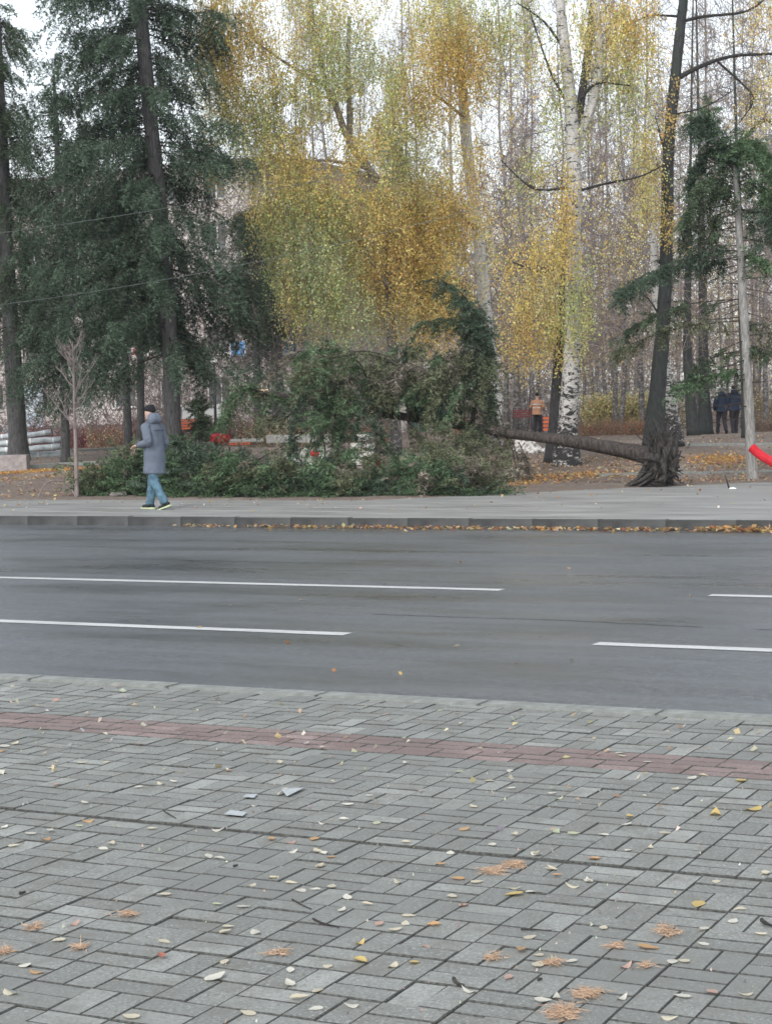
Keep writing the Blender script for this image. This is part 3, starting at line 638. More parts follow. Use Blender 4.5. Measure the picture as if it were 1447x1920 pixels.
# upright leafy limb with its curled top
br([(885, 800, Y0), (892, 700, Y0), (888, 620, Y0-.1), (872, 558, Y0-.2), (825, 524, Y0-.4)], 120, .5, BLGREEN, tw_r=.05, spread=.55, down=.6)
br([(889, 640, Y0), (850, 600, Y0-.3), (795, 604, Y0-.6)], 36, .38, DKGREEN, down=.35)
br([(876, 570, Y0), (900, 600, Y0+.2), (915, 660, Y0+.3)], 55, .5, BLGREEN, down=.7)
br([(890, 650, Y0), (915, 680, Y0), (920, 760, Y0+.1)], 70, .55, DKGREEN, down=.8)
br([(888, 690, Y0), (860, 665, Y0-.3), (825, 680, Y0-.5)], 40, .4, OLIVE, down=.5)
clump(fm, 885, 600, 28, 50, Y0, .35, 40, .42, BLGREEN, (0, 0, -.5)); clump(fm, 893, 690, 36, 50, Y0, .5, 46, .45, OLIVE, (0, 0, -.8)); clump(fm, 882, 800, 24, 60, Y0-.2, .3, 50, .45, DKGREEN, (0, 0, -.9))
# grey-brown hanging drape toward the bare trunk
for px, a, b_, Yk in ((905, 690, 830, 0), (925, 700, 850, .2), (945, 760, 880, 0), (965, 810, 905, -.2), (985, 830, 905, 0), (935, 780, 900, -.4)):
    br([(px-12, a, Y0+Yk), (px+4, (a+b_)/2, Y0+Yk), (px+8, b_, Y0+Yk-.1)], 34, .32, DEAD, spread=.4, down=.8, M_=6, B=4, bl=.07, bw=.018)
clump(fm, 930, 860, 40, 40, YR+.9, .4, 34, .35, OLIVE)
# arched limbs in the middle
for pts, n, tone in (
  ([(780, 785, 0), (765, 700, -.2), (700, 660, -.5), (610, 668, -.8), (560, 700, -1)], 120, OLIVE), ([(700, 770, .3), (680, 690, 0), (630, 655, -.2), (570, 660, -.3)], 100, MIDGREEN),
  ([(660, 765, .4), (600, 700, .1), (555, 760, -.2), (545, 860, -.5)], 110, BLGREEN), ([(740, 778, .2), (690, 700, .6), (640, 690, .8), (585, 720, 1)], 80, OLIVE),
  ([(800, 790, 0), (805, 720, -.3), (770, 680, -.6), (735, 700, -.8)], 70, DEAD), ([(840, 795, 0), (850, 740, -.5), (830, 700, -.8), (790, 720, -1)], 60, OLIVE),
  ([(620, 760, .5), (640, 820, -.5), (610, 880, -1.2)], 60, MIDGREEN), ([(690, 770, .2), (720, 830, -.5), (760, 880, -1.2)], 60, MIDGREEN), ([(760, 785, 0), (800, 830, -.6), (850, 870, -1.2)], 50, OLIVE),
  ([(497, 742, 1.5), (455, 725, 1.2), (425, 760, 1), (420, 795, .8)], 75, MIDGREEN), ([(505, 740, 1.4), (470, 730, 1.6), (440, 750, 1.7), (450, 790, 1.6)], 45, OLIVE), ([(560, 750, 1.3), (540, 780, 1), (510, 790, .8), (480, 770, .7)], 30, OLIVE),
  ([(560, 900, -1.5), (590, 830, -1.3), (640, 780, -1)], 40, DKGREEN), ([(700, 900, -1.6), (705, 840, -1), (700, 780, -.2)], 30, DEAD), ([(470, 870, .5), (540, 830, .4), (600, 790, .3)], 16, DEAD)):
    br([(x, y, Y0 + d) for x, y, d in pts], int(n*.62), .42, tone, tw_r=.035, down=.55)
clump(fm, 650, 705, 80, 50, Y0-.3, .7, 34, .5, OLIVE, (0, 0, -.6)); clump(fm, 590, 700, 36, 45, Y0-.5, .5, 28, .45, MIDGREEN, (0, 0, -.6)); clump(fm, 740, 715, 46, 45, Y0-.3, .5, 34, .45, OLIVE, (0, 0, -.6))
for k in range(46):                      # drooping broken boughs and bare twigs sticking out of the tangle
    x0 = random.uniform(540, 900); a_ = axp(x0); Yk_ = a_.y + random.uniform(-.9, .5); x1 = x0 + random.uniform(-90, 50); yt = random.uniform(640, 740)
    br([(x0, 785, Yk_), (x0*.5 + x1*.5, yt, Yk_ - .1), (x1, yt + random.uniform(10, 90), Yk_ - .3)], random.randint(5, 26), .34, random.choice((OLIVE, MIDGREEN, DEAD, BLGREEN, OLIVE)), tw_r=.018, down=.7, spread=.35)
for k in range(90):
    x0 = random.uniform(430, 960); y0 = random.uniform(690, 900); p_ = P(x0, y0, Y0 + random.uniform(-1.4, .4)); p_.z = max(p_.z, .1); thin(fw_, [p_], [p_ + Vector((random.gauss(0, .35), random.gauss(0, .2), random.gauss(-.05, .3)))], .009, (.16, .135, .115))
clump(fm, 620, 790, 40, 30, Y0-.8, .5, 60, .4, MIDGREEN); clump(fm, 840, 830, 45, 35, Y0-1, .5, 60, .4, OLIVE); clump(fm, 690, 820, 40, 40, Y0-.8, .4, 40, .4, BLGREEN)
# the crown crushed on the pavement edge
YA = lambda px: float(np.interp(px, [150, 500, 930], [38.4, 35.6, 34.6]))
for px, top, n, tone in ((205, 858, 110, MIDGREEN), (250, 838, 150, MIDGREEN), (300, 838, 130, BLGREEN), (345, 826, 160, MIDGREEN), (390, 838, 130, BLGREEN), (430, 850, 110, MIDGREEN), (470, 860, 90, DKGREEN), (510, 868, 100, MIDGREEN), (560, 868, 100, BLGREEN),
                         (610, 862, 100, MIDGREEN), (660, 875, 90, MIDGREEN), (710, 882, 80, BLGREEN), (760, 885, 70, MIDGREEN), (810, 870, 90, MIDGREEN), (855, 862, 110, OLIVE), (895, 872, 80, OLIVE), (190, 890, 70, MIDGREEN)):
    Yk = YA(px); bot = 774 + 5493/Yk - (px-723)*.0224
    clump(fm, px, (top+bot)/2 + 8, 42, (bot-top)/2 - 4, Yk + .5, .75, int(n*.8), .46, tone, (0, 0, .05))
    for q in range(4):                   # single boughs breaking out of the heap
        x0 = px + random.uniform(-30, 30); x1 = x0 + random.uniform(-75, 60); y1 = top + random.uniform(-26, 22); Yq_ = Yk + random.uniform(-.2, .9)
        br([(x0, bot - 12, Yq_ + .2), ((x0*.55 + x1*.45), (bot*.3 + y1*.7) - 4, Yq_), (x1, y1 + random.uniform(4, 26), Yq_ - .2)], random.randint(12, 26), .36, random.choice((MIDGREEN, BLGREEN, MIDGREEN, OLIVE, DEAD)), tw_r=.016, down=.3, spread=.45)
for px in np.linspace(180, 920, 60):     # flat fans on the paving along the front edge
    Yk = YA(px) - .15 + R.uniform(-.1, .2); q = G(px, 774 + 5493/Yk - (px-723)*.0224); n = 4
    O = np.tile(np.array(q), (n, 1)) + R.normal(size=(n, 3))*np.array([.15, .08, 0]) + np.array([0, 0, .04])
    D = np.stack([R.normal(size=n)*.8, -np.abs(R.normal(size=n))*.25, R.uniform(0, .35, n)], 1)
    sprays(fm, O, D, R.uniform(.25, .5, n), MIDGREEN if R.random() < .7 else BLGREEN, 8, 8, .1, .065, .017, .4)
setp(link('foliage', rel(fm, ft).mesh('foliage'), ft, NEEDLE), kind='stuff')
setp(link('branchwork', rel(fw_, ft).mesh('branchwork'), ft, TWIGM), kind='stuff')
for pts, r in (([(770, 783, 0), (758, 700, -.3), (690, 664, -.5), (600, 676, -.8)], .035), ([(600, 752, .4), (590, 800, -.2), (570, 870, -.8)], .03), ([(885, 800, 0), (893, 700, 0), (888, 620, 0)], .05), ([(945, 812, 0), (958, 835, -.4), (968, 880, -.8)], .025), ([(700, 770, .2), (705, 850, -.7), (700, 910, -1.5)], .03), ([(600, 800, .4), (610, 850, -.2), (598, 870, -.4)], .02)):
    trunk_obj(ft, [P(x, y, Y0+d) for x, y, d in pts], [r, r*.8, r*.6, r*.4][:len(pts)], M['fallen'], 6, .1, 'branch')

# ------------------------------------------------------------------ the half-bare spruce on the right
b = GT(1411, 902); Ys = b.y
rs = empty('spruce_tree', b, 'half-dead spruce at the right edge with a pale grey trunk and a bent green top', 'tree')
ax, _ = trunk_obj(rs, [b - Vector((0, 0, .1))] + at([(1408, 860), (1402, 720), (1395, 600), (1388, 480), (1381, 360), (1374, 300)], Ys), [.15, .115, .10, .095, .085, .06, .03], M['pale'], 10)
fm, fw_ = MB(), MB()
trk = lambda y: P(float(np.interp(y, [300, 360, 480, 600, 720, 860], [1374, 1381, 1388, 1395, 1402, 1408])), y, Ys)
def rb(y0, pts, n, ln, tone, **kw): poly_sprays(fm, fw_, [trk(y0)] + [P(x, y, Ys + d) for x, y, d in pts], int(n*(1.9 if y0 > 440 else 1.2)), ln, tone, **kw)
for y0, pts, n, tone in (
  (330, [(1350, 270, -.2), (1320, 230, -.4), (1295, 232, -.6)], 60, BLGREEN), (330, [(1355, 275, 0), (1335, 225, .1), (1325, 205, .1)], 34, MIDGREEN), (310, [(1400, 270, -.2), (1430, 300, -.3), (1460, 340, -.3)], 60, MIDGREEN), (320, [(1390, 265, .2), (1420, 275, .3), (1450, 300, .4)], 55, MIDGREEN),
  (340, [(1340, 285, .2), (1310, 310, .2), (1290, 350, .3)], 55, BLGREEN), (360, [(1330, 330, -.3), (1300, 380, -.4), (1280, 430, -.4)], 50, DKGREEN), (380, [(1350, 360, 0), (1310, 410, 0), (1275, 460, .1)], 34, DKGREEN),
  (400, [(1350, 400, 0), (1330, 440, 0), (1300, 500, 0)], 20, DKGREEN), (350, [(1420, 340, 0), (1450, 380, 0), (1480, 430, 0)], 50, MIDGREEN), (400, [(1430, 400, -.2), (1460, 440, -.2)], 30, BLGREEN),
  (470, [(1330, 470, -.3), (1270, 490, -.5), (1200, 520, -.8), (1165, 550, -1)], 46, BLGREEN), (480, [(1330, 490, 0), (1260, 500, .2), (1190, 530, .2)], 30, BLGREEN), (560, [(1290, 570, -.3), (1210, 600, -.4), (1140, 640, -.5)], 26, DKGREEN), (600, [(1300, 610, 0), (1220, 630, 0), (1150, 660, .2)], 26, OLIVE),
  (690, [(1350, 700, -.2), (1310, 710, -.3), (1270, 725, -.4)], 34, MIDGREEN), (660, [(1350, 665, .2), (1300, 690, .2)], 12, DKGREEN), (650, [(1430, 655, 0), (1470, 665, 0)], 16, DKGREEN), (600, [(1430, 610, .1), (1470, 630, 0)], 12, DKGREEN), (480, [(1410, 480, -.2), (1430, 490, -.2)], 16, MIDGREEN)):
    rb(y0, pts, n, .36, tone, down=.35, tw_r=.022)
clump(fm, 1400, 290, 45, 25, Ys, .4, 46, .38, MIDGREEN, (0, 0, -.2), False); clump(fm, 1350, 265, 30, 22, Ys, .3, 26, .35, MIDGREEN, (0, 0, -.2), False); clump(fm, 1310, 240, 18, 16, Ys-.3, .2, 16, .32, BLGREEN, (0, 0, -.2), False); clump(fm, 1430, 350, 25, 35, Ys, .3, 26, .36, MIDGREEN, (0, 0, -.4), False); clump(fm, 1350, 360, 45, 35, Ys, .4, 40, .36, DKGREEN, (0, 0, -.4), False)
clump(fm, 1335, 350, 45, 50, Ys+.2, .6, 40, .4, DKGREEN, (0, 0, -.5), False); clump(fm, 1325, 430, 45, 50, Ys+.2, .6, 36, .4, DKGREEN, (0, 0, -.5), False); clump(fm, 1430, 420, 25, 45, Ys, .4, 40, .36, BLGREEN, (0, 0, -.5), False)
for y0 in np.linspace(380, 780, 46):     # bare dead branches
    sgn = random.choice((-1, -1, 1)); ln = random.uniform(.6, 2.2); az = random.uniform(-.8, .8); p = trk(y0)
    e = p + Vector((sgn*ln*math.cos(az), ln*math.sin(az), random.uniform(-.35, .05)*ln)); m_ = p.lerp(e, .55) + Vector((0, 0, random.uniform(-.02, .10)))
    thin(fw_, [p, m_], [m_ + (e-m_)*.2, e], [.018, .012], (.07, .062, .058))
    q = np.array(m_) + (np.array(e)-np.array(m_))*R.random((7, 1)); thin(fw_, q, q + R.normal(size=(7, 3))*.16 + np.array([0, 0, -.12]), .006, (.08, .07, .065))
setp(link('crown', rel(fm, rs).mesh('crown'), rs, NEEDLE), kind='stuff'); setp(link('branchwork', rel(fw_, rs).mesh('branchwork'), rs, TWIGM), kind='stuff')

# ------------------------------------------------------------------ bare sapling at the back edge of the far pavement
b = G(144, 933); Yp = b.y
sp_ = empty('sapling', b, 'bare young tree with upswept grey twigs at the back of the far pavement', 'tree')
trunk_obj(sp_, [b - Vector((0, 0, .05))] + at([(143, 880), (141, 810), (139, 750), (138, 690), (136, 640)], Yp), [.05, .042, .036, .026, .018, .006], M['sapling'], 8)
tw = MB()
def twig(p, d, ln, r, depth):
    pts = [p]
    for k in range(3): pts.append(pts[-1] + d*ln/3); d = (d + Vector((random.gauss(0, .12), random.gauss(0, .12), .16))).normalized()
    tw.tube(pts, np.linspace(r, r*.35, 4), 4, cap=False)
    if depth: 
        for k in range(5): i = random.randint(0, 2); q = pts[i].lerp(pts[i+1], random.random()); twig(q, (d + Vector((random.gauss(0, .55), random.gauss(0, .55), random.uniform(-.1, .4)))).normalized(), ln*random.uniform(.3, .55), r*.45, depth-1)
for k in range(30):
    y = random.uniform(650, 825); p = P(float(np.interp(y, [640, 690, 750, 810], [136, 138, 139, 141])), y, Yp); az = random.uniform(0, 6.28)
    twig(p, Vector((math.cos(az)*.8, math.sin(az)*.8, .75)).normalized(), random.uniform(.35, 1.0)*(.5 + .5*(y-640)/185), .011, 2)
rel(tw, sp_); link('branch', tw.mesh('branch'), sp_, M['sapling'])['kind'] = 'stuff'

# ------------------------------------------------------------------ the grove behind: slim birches, each with a bare twiggy crown
def proto_trunk(seed):
    rr = random.Random(seed); pts = [Vector((0, 0, -.2))]; x = y = 0
    for k in range(1, 10): x += rr.gauss(0, .13); y += rr.gauss(0, .13); pts.append(Vector((x, y, k*2.5)))
    mb = MB(); mb.tube(smoothpts(pts, 3), np.interp(np.linspace(0, 1, 28), [0, .08, .45, 1], [.16, .115, .055, .01]), 7, .05)
    return mb.mesh('trunk', True), pts
def proto_crown(seed, pts, leafy, tone):
    mb = MB(); lo = 2.5
    A = np.array([tuple(p) for p in pts]); n = 60; z = R.uniform(3.5, 22, n); base = np.stack([np.interp(z, A[:, 2], A[:, k]) for k in range(3)], 1)
    az = R.uniform(0, 6.28, n); ln = R.uniform(.8, 2.4, n)*(1.1 - z/30); d = np.stack([np.cos(az), np.sin(az), R.uniform(.3, 1.1, n)], 1); e = base + nrm(d)*ln[:, None]
    thin(mb, base, e, .022, (.14, .115, .11))
    for rep_ in range(9):
        f = R.uniform(.25, 1, (n, 1)); p = base + (e-base)*f; q = p + R.normal(size=(n, 3))*.45 + np.array([0, 0, .15]); thin(mb, p, q, .010, vary((.22, .18, .175), n).repeat(1, 0)[0])
        for k in range(2):
            p2 = p + (q-p)*R.uniform(.2, 1, (n, 1)); thin(mb, p2, p2 + R.normal(size=(n, 3))*.3 + np.array([0, 0, -.35]), .007, (.25, .205, .20))
    me = mb.mesh('crown'); return me
def proto_leaves(pts, n, tones):
    mb = MB(); A = np.array([tuple(p) for p in pts]); z = R.uniform(3., 20, 60); b_ = np.stack([np.interp(z, A[:, 2], A[:, k]) for k in range(3)], 1) + R.normal(size=(60, 3))*np.array([.8, .8, .5])
    c = b_[R.integers(0, 60, n)] + R.normal(size=(n, 3))*np.array([.22, .22, .55]); t = np.asarray(tones)[R.integers(0, len(tones), n)]
    v, f, cc = leaves(c, R.uniform(.05, .1, n), vary(t, n, .2)); mb.add(v, f, cc); return mb.mesh('foliage')
protos = []
for sd_ in range(5):
    tm, tp = proto_trunk(sd_); protos.append((tm, proto_crown(sd_, tp, 0, 0), proto_leaves(tp, 900, [GOLD, YEL, AMBER])))
for tm, cm, lm in protos: tm.materials.append(M['farbirch']); cm.materials.append(TWIGM); lm.materials.append(LEAF)
spots = [(950, 84), (966, 80), (976, 92), (986, 76), (1012, 88), (1128, 84), (1137, 95), (1151, 80), (1176, 98), (1206, 78), (1300, 76), (1437, 72), (1160, 72), (770, 84), (700, 88), (640, 80), (806, 98), (905, 92), (560, 100), (1338, 92), (1412, 96), (1090, 102), (1060, 96), (1030, 106), (920, 108), (1225, 106), (1262, 96), (1282, 110), (1190, 88), (1115, 108), (850, 104), (735, 102), (670, 108), (600, 96), (1325, 112), (1365, 106), (1392, 84), (1450, 104), (1470, 86), (890, 78), (1000, 98), (1143, 112), (1245, 84), (520, 92)]
spots = [q for q in spots if q[1] < 105 or q[0] % 2]; spots = [q for i_, q in enumerate(spots) if i_ % 4 != 3 or q[1] < 85]; spots.sort(); ordn = ['first', 'second', 'third', 'fourth', 'fifth', 'sixth', 'seventh', 'eighth', 'ninth', 'tenth', 'eleventh', 'twelfth', 'thirteenth', 'fourteenth', 'fifteenth', 'sixteenth', 'seventeenth', 'eighteenth', 'nineteenth', 'twentieth']
zones = [(0, 730, 'behind the golden leaning birch'), (730, 940, 'behind the middle birch and the raised spruce limbs'), (940, 1060, 'around the orange-vested worker'), (1060, 1225, 'between the scarred birch and the dark mossy trunk'), (1225, 2000, 'behind the two walkers and the right spruce')]
cnt = {}
for i, (px, Y) in enumerate(spots):
    zn = next(z for z in zones if z[0] <= px < z[1])[2]; k = cnt[zn] = cnt.get(zn, -1) + 1
    b = on(px, Y); tm, cm, lm = protos[i % 5]
    r_ = empty('slender_birch', b, f'{ordn[k]} far slender birch from the left {zn}', 'tree', 'slender birches of the far grove', random.uniform(0, 6.28))
    s_c = random.uniform(.8, 1.15); r_.scale = (s_c, s_c, s_c*random.uniform(.9, 1.2)); r_.rotation_euler = (random.gauss(0, .025), random.gauss(0, .025), random.uniform(0, 6.28))
    link('trunk', tm, r_); setp(link('crown', cm, r_), kind='stuff')
    if random.random() < .6: setp(link('foliage', lm, r_), kind='stuff')
# the wood beyond: twigs and stems too many and too far to tell apart
mb = MB()
def wood(n, px0, px1, Ya, Yb, ztop, col, w0, zmin=.4):
    px = R.uniform(px0, px1, n); Y = R.uniform(Ya, Yb, n); x = (px-723.5)/F*Y; top = np.interp(px, [300, 560, 900, 1200, 1300, 1460], ztop)
    z = zmin + top*R.random(n)**1.25; A = np.stack([x, Y, z], 1); ln = R.uniform(.6, 2.0, n)[:, None]
    d = nrm(R.normal(size=(n, 3))*np.array([.7, .7, .5]) + np.array([0, 0, .55])); thin(mb, A, A + d*ln, w0*R.uniform(.6, 1.6, n), np.repeat(vary(col, 1, .1), n, 0) if False else col)
wood(9000, -150, 560, 66, 80, [11, 12, 12, 12, 12, 12], (.15, .125, .115), .010, .6); wood(5000, -150, 540, 72, 82, [12, 12, 12, 12, 12, 12], (.16, .138, .13), .012, .6); wood(26000, 300, 1700, 100, 150, [11, 13, 16, 17, 24, 27], (.21, .175, .165), .022); wood(20000, 250, 1700, 85, 120, [7, 8, 10, 12, 19, 22], (.18, .15, .142), .014); wood(9000, 300, 1700, 110, 150, [10, 12, 14, 15, 20, 20], (.27, .23, .215), .024)
wood(12000, 560, 1700, 60, 84, [5, 6, 9, 10, 13, 15], (.24, .20, .185), .009, 3.2); wood(6000, 900, 1700, 58, 74, [4, 5, 8, 10, 12, 14], (.13, .11, .10), .007, 3.4); wood(2600, 900, 1700, 60, 84, [4, 5, 7, 8, 9, 10], (.42, .33, .18), .008, 3.2)
wood(5000, 560, 1700, 90, 130, [5, 7, 9, 9, 12, 12], (.36, .28, .18), .016)
n = 24; px = R.uniform(420, 1600, n); Y = R.uniform(95, 150, n); A = np.stack([(px-723.5)/F*Y, Y, np.full(n, .3)], 1); thin(mb, A, A + np.array([0, 0, 14]) + R.normal(size=(n, 3))*.5, R.uniform(.07, .15, n), (.34, .31, .30))
n = 60; px = R.uniform(420, 1600, n); Y = R.uniform(95, 150, n); A = np.stack([(px-723.5)/F*Y, Y, np.full(n, .3)], 1); thin(mb, A, A + np.array([0, 0, 14]) + R.normal(size=(n, 3))*.5, R.uniform(.07, .13, n), (.10, .09, .09))
n = 16000; px = R.uniform(560, 1650, n); Y = R.uniform(66, 108, n); z = 2.6 + np.interp(px, [560, 900, 1200, 1460], [7, 10, 13, 17])*R.random(n)**1.1; fl = np.sin(px*.021 + z*.9) + np.sin(px*.047 - z*1.4 + Y*.3); k = fl > .1; q = np.stack([(px-723.5)/F*Y, Y, z], 1)[k]
v, f, c = leaves(q, R.uniform(.06, .13, len(q)), vary(np.asarray([(.50, .39, .20), (.55, .40, .18), (.38, .35, .18), (.40, .30, .22)])[R.integers(0, 4, len(q))], len(q), .2)); mb.add(v, f, c)
setp(link('distant_wood', mb.mesh('distant_wood'), None, TWIGM), kind='stuff')

# ------------------------------------------------------------------ shrubs and undergrowth
def shrub(label, px, Y, wd, h, dp, n, tones, lsize=.06, twc=(.2, .16, .11), nm='shrub', upright=.5, group=None):
    b = on(px, Y); r_ = empty(nm, b, label, 'shrub', group); mb, tw = MB(), MB(); m = int(60*max(1, wd))
    s0 = np.stack([R.uniform(-wd*.4, wd*.4, m), R.uniform(-dp*.4, dp*.4, m), np.zeros(m)], 1)
    e0 = s0 + np.stack([R.normal(size=m)*wd*.14, R.normal(size=m)*dp*.14, h*R.uniform(.6, 1.05, m)], 1); thin(tw, s0, e0, .012, twc)
    for k in range(4): f = R.uniform(.3, .95, (m, 1)); p = s0 + (e0-s0)*f; thin(tw, p, p + R.normal(size=(m, 3))*.18 + np.array([0, 0, .2]), .007, twc)
    if n:
        i = R.integers(0, m, n); p = s0[i] + (e0-s0)[i]*R.uniform(.15, 1.1, (n, 1)) + R.normal(size=(n, 3))*.13; p[:, 2] = np.maximum(p[:, 2], .03)
        v, f, c = leaves(p, R.uniform(.6, 1.3, n)*lsize, vary(np.asarray(tones)[R.integers(0, len(tones), n)], n, .2), .2); mb.add(v, f, c); setp(link('foliage', mb.mesh('foliage'), r_, LEAF), kind='stuff')
    setp(link('branch', tw.mesh('branch'), r_, TWIGM), kind='stuff'); return r_
HEDGE = [(.62, .56, .30), (.54, .51, .27), (.64, .53, .30)]; RUST = [(.46, .16, .11), (.52, .26, .16), (.34, .15, .12)]; STRAW = [(.62, .50, .35), (.55, .43, .3)]
for k, (px, h) in enumerate(((1120, 1.5), (1150, 1.6), (1185, 1.55), (1215, 1.45))):
    shrub(f'{ordn[k]} bush from the left in the olive-yellow hedge behind the lying trunk', px, 82, 1.3, h, 1.2, 2600, HEDGE, .11, group='olive-yellow hedge bushes')
for px, Y, wd, h, tones, lab in ((1262, 84, 1.2, 1.5, HEDGE, 'olive-yellow bush between the speckled birch bole and mossy trunk'), (1425, 80, 1.6, 1.6, HEDGE, 'yellow bush beyond the pale grey spruce trunk'), (1440, 92, 2.0, 2.5, [(.5, .33, .14)], 'orange-yellow bush high at the right edge behind the spruce'),
   (1120, 70, 2.0, .45, RUST, 'low rust-red ground bush under the hedge, left one'), (1165, 72, 2.0, .5, RUST, 'low rust-red ground bush under the hedge, middle one'), (1205, 70, 1.6, .4, RUST, 'low rust-red ground bush beside the mossy trunk'), (1430, 70, 1.6, .4, [(.34, .2, .22), (.4, .3, .28)], 'low purple-pink heather-like plant at the right edge'),
   (860, 70, 1.0, 1.0, RUST + STRAW, 'rusty weeds in front of the green doors'), (500, 62, 1.6, .75, STRAW, 'straw-coloured dry weeds beneath the broken trunk end'), (570, 60, 1.2, .8, STRAW, 'straw-coloured dry weeds right of the brown spruce trunk'), (200, 66, 1.5, .7, STRAW + RUST, 'dry weeds left of the thin spruce poles'), (690, 58, 1.4, .6, RUST, 'rusty weeds behind the middle of the fallen crown')):
    shrub(lab, px, Y, wd, h, .9, 900, tones, .06)
for px, Y, wd, h, lab in ((95, 62, 1.6, 1.0, 'dark red twiggy bush behind the bare sapling, left one'), (170, 68, 2.0, .9, 'dark red twiggy bush behind the bare sapling, right one'), (285, 70, 1.6, 1.1, 'dark red twiggy bush behind the walking person'), (235, 74, 1.8, 1.2, 'dark red twiggy bush behind the thin spruce poles'), (335, 72, 1.2, 1.0, 'dark red twiggy bush behind the foot of the thick leaning spruce'), (455, 66, 2.2, .9, 'dark red twiggy bush right of the red bundle'), (600, 68, 2.0, .8, 'dark red twiggy bush behind the arched spruce limbs')):
    shrub(lab, px, Y, wd, h, 1., 500, [(.16, .055, .055), (.22, .09, .08)], .05, (.15, .06, .06))
for px, py, r_, h, lab in ((378, 802, .35, .75, 'small round dark green conifer bush left of the red bundle'), (372, 770, .3, 1.3, 'leaning dark green sapling crown above the small round bush')):
    b = on(px, 46 if py > 790 else 50); ro = empty('conifer_bush', b, lab, 'shrub'); mb = MB(); p = P(px, py, b.y)
    clump(mb, px, py, 17, 22, b.y, .25, 60, .25, DKGREEN, (0, 0, .3)); setp(link('foliage', rel(mb, ro).mesh('foliage'), ro, NEEDLE), kind='stuff')
    trunk_obj(ro, [b, P(px, py, b.y)], [.03, .015], M['spruce'], 6)

# ------------------------------------------------------------------ buildings behind the trees
M.update(wall=plain('pale_render', (.50, .455, .43), .9, .12, 2), wallb=plain('grey_plinth', (.26, .25, .26), .9, .2, 3), bluep=plain('pale_blue_panel', (.42, .50, .56), .6, .1, 3), frame=plain('white_frame', (.74, .74, .72), .6, .06, 6),
    roofm=plain('dark_roof', (.13, .12, .12), .8, .2, 4), green=plain('green_door_paint', (.015, .13, .095), .5, .15, 6), blue=plain('blue_sign', (.10, .32, .62), .5, .1, 6), teal=plain('teal_sign', (.035, .14, .19), .5, .1, 6), redp=plain('red_plastic', (.50, .022, .035), .45, .2, 9), orange=plain('orange_red_plastic', (.62, .13, .05), .5, .15, 9),
    film=plain('white_film', (.44, .48, .50), .4, .3, 7, .6), conc=plain('weathered_concrete', (.30, .27, .26), .9, .25, 10), slab=plain('pale_slab', (.55, .53, .50), .85, .2, 14), metal=plain('dark_metal', (.03, .03, .033), .5, .2, 10), brick=plain('dark_red_panel', (.16, .035, .035), .7, .2, 6))
def glassm():
    m, t, o = nodes('window_glass'); v = coord(t); n = noise(t, v, .6, 2)
    finish(t, o, ramp(t, n, [(.4, (.035, .045, .05)), (.6, (.09, .11, .12))]), .12, None, 0, .6); return m
M['glass'] = glassm(); M['dullfilm'] = plain('dull_film', (.40, .43, .44), .5, .15, 40); M['wallc'] = plain('cable_sheath', (.10, .115, .11), .7, .2, 5)
def globem():
    m, t, o = nodes('opal_globe'); finish(t, o, (.88, .88, .86), .25, None, 0, .5); return m
M['globe'] = globem()
FV = 84.; fu = lambda px: (lambda d: FV/(d.x*VX + d.y*VY)*(d.x*UX + d.y*UY))(ray(px, 800))
base_z = .5; u_r = fu(548); bw = 33.; nst, nb_ = 5, 11; u_l = u_r - bw
bo = bpy.data.objects.new('apartment_building', None); COL.objects.link(bo); bo.matrix_world = Matrix.Translation(W(u_l, FV, base_z)) @ Matrix.Rotation(RZ, 4, 'Z')
setp(bo, 'five-storey pale apartment block with rows of windows behind the spruces on the left', 'building')
wl = MB(); bay = bw/nb_; st = 2.72; H_ = .8 + nst*st
wl.box((bw/2, 6.2, H_/2), (bw, 12 - .4, H_))                     # core behind the facade skin
for s in range(nst):
    z0 = .8 + s*st; wl.box((bw/2, .2, z0 + .45), (bw, .4, .9)); wl.box((bw/2, .2, z0 + 2.56), (bw, .4, .32))
    for i in range(nb_ + 1):
        x0, x1 = max(0, i*bay - .75), min(bw, i*bay + .75); wl.box(((x0+x1)/2, .2, z0 + 1.65), (x1-x0, .4, 1.5))
link('wall', wl.mesh('wall'), bo, M['wall'])
pl = MB(); pl.box((bw/2, -.05, .4), (bw + .1, .1, .8)); link('plinth', pl.mesh('plinth'), bo, M['wallb'])
rf = MB(); rf.box((bw/2, 6, H_ + .07), (bw + .4, 12.6, .14)); link('roof', rf.mesh('roof'), bo, M['wallb'])
ws = bay - 1.5; fm_ = MB()
for x, z, sx, sz in ((0, -.72, ws, .07), (0, .72, ws, .07), (-ws/2 + .035, 0, .07, 1.37), (ws/2 - .035, 0, .07, 1.37), (.12, 0, .06, 1.37)): fm_.box((x, 0, z), (sx, .08, sz))
fme = fm_.mesh('window'); fme.materials.append(M['frame']); pn = MB(); pn.box((0, .02, 0), (ws - .14, .02, 1.37)); pne = pn.mesh('pane'); pne.materials.append(M['glass'])
sl = MB(); sl.box((0, -.25, -.79), (ws + .1, .25, .05)); sle = sl.mesh('sill'); sle.materials.append(M['frame'])
for s in range(nst):
    for i in range(nb_):
        q = link('window', fme, bo); q.location = (i*bay + bay/2, .25, .8 + s*st + 1.65); link('pane', pne, q); link('sill', sle, q)
dp = MB(); cp_ = lambda px: fu(px) - u_l
for px0, px1 in ((34, 84),): dp.box(((cp_(px0)+cp_(px1))/2, -.06, 1.9), (cp_(px1)-cp_(px0), .1, 2.5))
link('entrance_panel', dp.mesh('entrance_panel'), bo, M['bluep'])
tri = MB(); cx = cp_(76)
